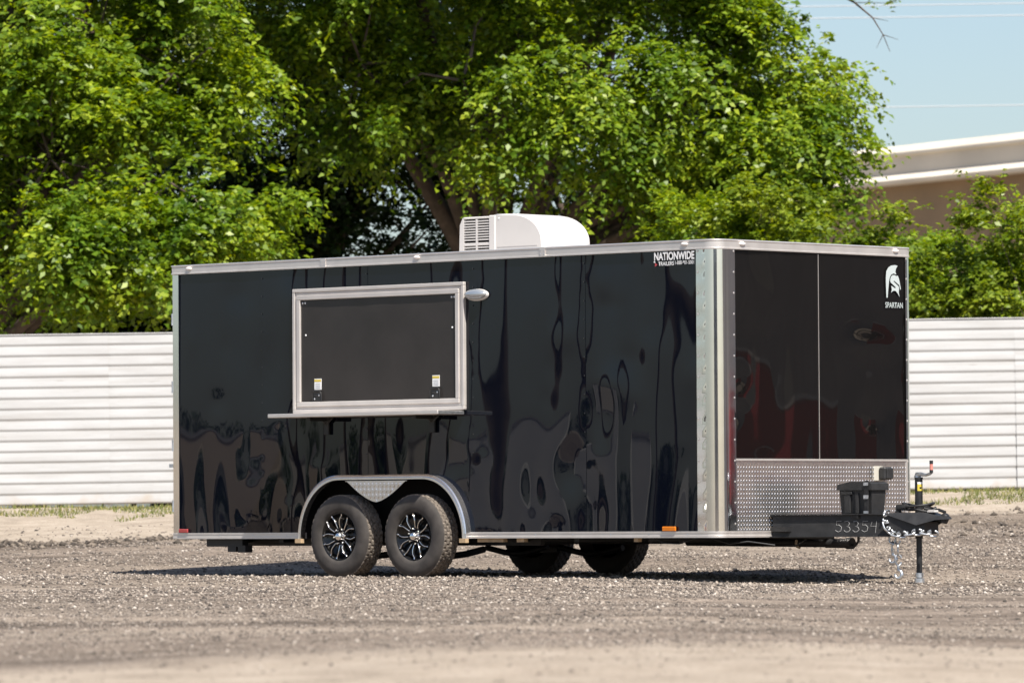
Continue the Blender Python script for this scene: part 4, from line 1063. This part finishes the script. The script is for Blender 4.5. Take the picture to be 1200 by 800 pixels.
# drain pipe slung under the nose
DP = empty('drain_pipe'); DP.parent = T
MB().tube([(-1.4, 1.22, .278), (.10, 1.22, .264)], .034, 12).build('pipe', M['plastic_black'], DP)
MB().tube([(.08, 1.22, .264), (.30, 1.22, .262)], .038, 12).tube([(.30, 1.22, .262), (.35, 1.22, .262)], .047, 12).build('pipe_cap', M['plastic_black'], DP)
MB().tube([(.345, 1.22, .25), (.39, 1.21, .245), (.43, 1.2, .28), (.44, 1.19, .325)], .011, 6).build('cap_tether', M['plastic_black'], DP)
MB().tube([(-.20, 1.182, .29), (-.20, 1.176, .262), (-.20, 1.19, .236), (-.20, 1.22, .229)], .012, 5).build('strap', M['tan_strap'], DP)
for (pts) in ([(-.35, .3, .315), (-.1, .25, .265), (.05, .3, .285), (.2, .45, .255)], [(-.75, .1, .315), (-.62, .05, .275), (-.5, .1, .27), (-.4, .2, .315)], [(.1, .95, .30), (.05, .9, .25), (-.1, .9, .245)]):
    MB().tube(pts, .006, 5).build('wire', M['plastic_black'], T)

# ---- roof air conditioner
AC = empty('air_conditioner'); AC.parent = T
ay0, ay1 = .90, 1.49
def acprof(in_=0.0):
    p = [(-3.255, ZT-.012), (-2.712, ZT-.012), (-2.700, ZT+.05), (-2.702, 2.775)]
    for k in range(1, 11):
        a = math.pi/2*k/10; p.append((-3.06+.358*math.cos(a), 2.775+.240*math.sin(a)))
    p += [(-3.15, 3.019), (-3.255, 3.022)]
    return p
pa = acprof(); cx_, cz_ = -2.98, 2.80
layers = [(ay0, .935), (ay0+.012, .968), (ay0+.045, 1.0), (ay1-.045, 1.0), (ay1-.010, .985), (ay1, .965)]
vs = []; fs = []; m = len(pa)
for (y, s_) in layers:
    for (x, z) in pa: vs.append((cx_+(x-cx_)*s_ if x > cx_ else x, y, max(ZT-.012, cz_+(z-cz_)*s_)))
for i in range(len(layers)-1):
    for j in range(m): fs.append((i*m+j, (i+1)*m+j, (i+1)*m+(j+1) % m, i*m+(j+1) % m))
mb = MB().add(vs, fs, True); mb.add(vs[:m], [tuple(range(m))]); mb.add(vs[-m:], [tuple(reversed(range(m)))])
mb.build('shroud', M['white_plastic'], AC, True)
MB().box(-3.31, -3.235, ay0-.010, ay0+.03, ZT-.01, 3.010, .008).build('shroud_lip', M['white_plastic'], AC)
MB().box(-3.60, -3.26, ay0+.02, ay1-.02, ZT-.01, 2.985).build('core', M['dark_void'], AC)
MB().box(-3.60, -2.73, ay0+.03, ay1-.03, ZT-.022, ZT-.0125).build('gasket', M['plastic_black'], AC)
for (x, z) in ((-3.20, 2.70), (-2.80, 2.70), (-3.20, 2.98)): oval(MB(), (x, ay0-.0005, z), (1, 0, 0), (0, 0, 1), (0, -1, 0), .008, .008, .004, 8).build('screw', M['galv'], AC, True)
MB().box(-3.22, -2.76, ay0-.003, ay0+.004, 2.742, 2.748).build('moulding_line', M['white_plastic'], AC)
# louvre section at the rear
mb = MB()
mb.prism([(-3.655, ZT+.02), (-3.63, ZT-.01), (-3.60, ZT-.01), (-3.60, 2.985), (-3.585, 3.0), (-3.612, 3.0), (-3.645, 2.94)], ay0-.006, ay0+.016, 'y')
mb.build('grille_frame', M['white_plastic'], AC, True)
MB().box(-3.612, -3.30, ay0-.006, ay1, 2.986, 3.004, .006).build('grille_top', M['white_plastic'], AC)
MB().box(-3.60, -3.30, ay0-.005, ay0+.016, 2.762, 2.786, .002).build('grille_rail', M['white_plastic'], AC)
MB().box(-3.60, -3.30, ay0-.005, ay0+.016, ZT-.01, 2.672, .002).build('grille_rail', M['white_plastic'], AC)
MB().box(-3.462, -3.445, ay0-.0055, ay0+.012, 2.673, 2.985).build('grille_bar', M['white_plastic'], AC)
MB().box(-3.655, -3.60, ay1-.2, ay1, ZT-.01, 2.985).box(-3.645, -3.61, ay0+.016, ay1-.2, ZT-.01, 2.97).build('grille_rear', M['white_plastic'], AC)
zz = [2.693, 2.717, 2.741]+[2.806+.0222*k for k in range(8)]
for z in zz:
    MB().box(-3.60, -3.462, ay0-.004, ay0+.018, z, z+.0105).build('slat', M['white_plastic'], AC)
    MB().box(-3.445, -3.30, ay0-.004, ay0+.018, z, z+.0105).build('slat', M['white_plastic'], AC)

# ---- lettering and marks
def text_mesh(name, body, width, height, mat, parent, origin, front=False, bold=.0, shear=0.0):
    cu = bpy.data.curves.new('t', 'FONT'); cu.body = body; cu.size = 1.0; cu.offset = bold; cu.shear = shear; cu.fill_mode = 'BOTH'; cu.extrude = .0
    o = bpy.data.objects.new('t', cu); COL.objects.link(o)
    bpy.context.view_layer.update()
    me = bpy.data.meshes.new_from_object(o.evaluated_get(bpy.context.evaluated_depsgraph_get()))
    bpy.data.objects.remove(o); bpy.data.curves.remove(cu)
    n = len(me.vertices); co = np.zeros(n*3, np.float32); me.vertices.foreach_get('co', co); co = co.reshape(-1, 3)
    mn, mx_ = co.min(0), co.max(0)
    u = (co[:, 0]-mn[0])/(mx_[0]-mn[0])*width; v = (co[:, 1]-mn[1])/(mx_[1]-mn[1])*height
    ox, oy, oz = origin
    P = np.stack([np.full(n, ox), oy+u, oz+v], 1) if front else np.stack([ox+u, np.full(n, oy), oz+v], 1)
    me.vertices.foreach_set('co', P.astype(np.float32).ravel()); me.materials.clear(); me.materials.append(mat); me.update(); me.name = name
    ob = bpy.data.objects.new(name, me); COL.objects.link(ob); ob.parent = parent
    return ob
DEC = empty('dealer_decal'); DEC.parent = T
yd = -.0125
text_mesh('lettering', 'NATIONWIDE', .425, .066, M['white_vinyl'], DEC, (-.642, yd, 2.510), bold=.035)
text_mesh('lettering', 'TRAILERS', .165, .032, M['white_vinyl'], DEC, (-.598, yd, 2.468), bold=.02)
text_mesh('lettering', '1-888-901-5001', .200, .030, M['white_vinyl'], DEC, (-.420, yd, 2.472), bold=.01)
MB().add([(-.634, yd, 2.462), (-.606, yd, 2.478), (-.634, yd, 2.494)], [(0, 1, 2)]).build('arrow', M['red_vinyl'], DEC)
MB().add([(-.646, yd, 2.494), (-.626, yd, 2.494), (-.634, yd, 2.506), (-.646, yd, 2.506)], [(0, 1, 2, 3)]).build('arrow_tail', M['white_vinyl'], DEC)
LG = empty('maker_emblem'); LG.parent = T
xl = .0115
# helmet: traced in a 0..1 box (u right, v down) of 0.200 x 0.262 m
def LQ(u, v): return (xl, 2.072+u*.215, 2.515-v*.270)
crest = [(.04, .99), (.02, .70), (.01, .40), (.04, .20), (.16, .08), (.33, .02), (.55, .0), (.72, .02), (.62, .10), (.58, .20), (.64, .285), (.48, .255), (.34, .285), (.25, .37), (.20, .50), (.15, .74), (.11, .99)]
face = [(.27, .46), (.31, .36), (.40, .305), (.53, .30), (.64, .33), (.72, .31), (.80, .42), (.86, .60), (.90, .72), (.86, .74), (.80, .60), (.50, .47), (.46, .49), (.78, .645), (.79, .72), (.77, .82), (.82, .96), (.72, .86), (.60, .78), (.48, .77), (.38, .80), (.32, .84), (.36, .74), (.33, .62), (.55, .70), (.60, .67), (.29, .525)]
import mathutils
def flatpoly(pts, name):
    V3 = [Vector(LQ(u, v)) for u, v in pts]
    tri = mathutils.geometry.tessellate_polygon([V3])
    MB().add(V3, [tuple(t) for t in tri]).build(name, M['grey_vinyl'], LG)
flatpoly(crest, 'crest'); flatpoly(face, 'helmet')
text_mesh('lettering', 'SPARTAN', .222, .046, M['grey_vinyl'], LG, (xl, 2.066, 2.166), front=True, bold=.008)
# chalked number on the tongue beam
CH = empty('chalk_number'); CH.parent = T
dg = {'5': [(.95, 1), (.25, 1), (.2, .62), (.6, .66), (.95, .45), (.85, .1), (.45, 0), (.05, .15)], '3': [(.1, .95), (.6, 1), (.85, .8), (.7, .58), (.4, .52), (.8, .45), (.95, .22), (.7, .02), (.3, 0), (.02, .15)], '4': [(.3, .95), (.05, .5), (.95, .52), None, (.95, 1), (.75, -.1)]}
bd = Vector((1.028, .520)).normalized()
for k, ch in enumerate('53354'):
    runs = [[]]
    for q in dg[ch]:
        if q is None: runs.append([])
        else: runs[-1].append(q)
    s0 = .505+k*.071
    for rn in runs:
        pts = []
        for (u, v) in rn:
            s_ = s0+u*.056; X_ = .012+bd.x*s_+bd.y*.0285; Y_ = .655+bd.y*s_-bd.x*.0285
            pts.append((X_, Y_, .355+v*.085))
        MB().tube(pts, .0024, 4).build('chalk_stroke', M['chalk'], CH)

# ================================================================== the rest of the yard (seen in the paint, some of it added for reflections)
def parked_trailer(label, loc, rz, col, L_=5.0, H_=2.6, W_=2.3, grp=None):
    r = empty('parked_trailer', (loc[0], loc[1], gz1(*loc)), rz); tag(r, label, 'trailer', grp)
    mt = simple('paint', col, .25)
    MB().box(-L_/2, L_/2, -W_/2, W_/2, .45, H_-.08, .04).build('body', mt, r)
    MB().box(-L_/2-.02, L_/2+.02, -W_/2-.02, W_/2+.02, H_-.08, H_).build('roof_trim', M['alu'], r)
    MB().box(-L_/2-.015, L_/2+.015, -W_/2-.015, W_/2+.015, .40, .449).build('bottom_rail', M['alu'], r)
    for s_ in (-1, 1):
        MB().box(-.75, .75, s_*(W_/2+.12)-.12, s_*(W_/2+.12)+.12, .78, .82).build('fender', M['alu'], r)
        for x in (-.4, .4):
            MB().lathe_y([(.0, s_*(W_/2+.2)), (.2, s_*(W_/2+.2)), (.33, s_*(W_/2+.2)), (.35, s_*(W_/2+.1)), (.33, s_*(W_/2)), (0, s_*(W_/2))], x, .35, 24).build('wheel', M['rubber'], r, True)
    MB().prism([(L_/2, -.6), (L_/2+1.2, -.05), (L_/2+1.2, .05), (L_/2, .6)], .42, .50, 'z').build('tongue', M['steel_black'], r, True)
    MB().tube([(L_/2+1.05, 0, 0), (L_/2+1.05, 0, .8)], .04, 8).build('jack', M['steel_black'], r)
    return r
parked_trailer('white enclosed trailer parked across the yard', (-62, 41.7), rad(8), (.80, .79, .76))
parked_trailer('tan enclosed trailer parked across the yard', (-66, 48.6), rad(-5), (.66, .54, .42), 4.6, 2.5)
parked_trailer('cream enclosed trailer parked across the yard', (-60, 45.2), rad(2), (.78, .72, .62), 4.2, 2.3, 1.9)
parked_trailer('black enclosed trailer parked across the yard', (-58, 35.0), rad(4), (.02, .02, .02))
parked_trailer('dark grey enclosed trailer parked across the yard', (-64, 52.5), rad(-6), (.06, .06, .065))
parked_trailer('dark red enclosed trailer parked before the brown warehouse', (26, 47.7), rad(82), (.36, .03, .035), 1.9, 2.0)
parked_trailer('maroon enclosed trailer parked before the brown warehouse', (27.5, 43.6), rad(95), (.26, .025, .03), 2.6, 1.9)
pole((-34, 41.2), 10.5, 'wooden utility pole added for its dark reflection in the trailer side', False)  # unseen poles added to draw dark lines in the side reflection
pole((-41, 44.4), 11.0, 'leaning wooden utility pole added for its dark reflection in the trailer side')
pole((-30, 46.6), 10.0, 'slim wooden utility pole added for its dark reflection in the trailer side', False)
for i, (x, y, h) in enumerate(((-128, 26, 4.2), (-132, 37, 3.5), (-129, 48, 4.3), (-131, 59, 3.4))):
    tree('broadleaf_tree', ['round tree beyond the white parked trailer', 'low tree beyond the cream parked trailer', 'tall tree beyond the tan parked trailer', 'low tree beyond the dark grey parked trailer'][i], 'tree', (x, y),
         [(x, y, h*.6, 3.2, 3.2, h*.36), (x+.5, y+2.5, h*.5, 2.4, 2.4, h*.3)], M['leaf_shade_tone'], density=.5, sprays=14, per=8, leaf=.34, cr=(.8, 1.4), seed=70+i, gap=.25)
WS = empty('unseen_workshop', (2, -34, 0)); tag(WS, 'dark grey metal workshop added for the dark band in the corner post', 'building')  # unseen building added to reflect as a dark band in the polished post
mk = simple('unseen_workshop_siding', (.10, .10, .105), .6, var=.1, vscale=.6)
MB().box(-18, 18, -12, 0, -.2, 7.5).build('wall', mk, WS)
MB().box(-18.4, 18.4, -12.4, .4, 7.5, 7.8).build('roof', M['galv'], WS)
for x in (-9, 9): MB().box(x-2, x+2, .004, .06, 0, 4.2).build('roller_door', M['concrete'], WS)
WH = empty('warehouse', (44, 44, 0)); tag(WH, 'long brown metal warehouse with a flat roof', 'building')
mw = simple('warehouse_siding', (.42, .375, .34), .6, var=.1, vscale=.6)
mb = MB().box(0, 20, -24, 26, -.2, 9.5); mb.build('wall', mw, WH)
MB().box(-.4, 20.4, -24.4, 26.4, 9.5, 9.8).build('roof', M['galv'], WH)
for y in (-12, 2, 16): 
    d = MB().box(-.06, -.004, y-2, y+2, 0, 4.2).build('roller_door', M['concrete'], WH)
for k in range(50): MB().box(-.05, -.002, -23.8+k, -23.74+k, 4.3, 9.45).build('rib', mw, WH)
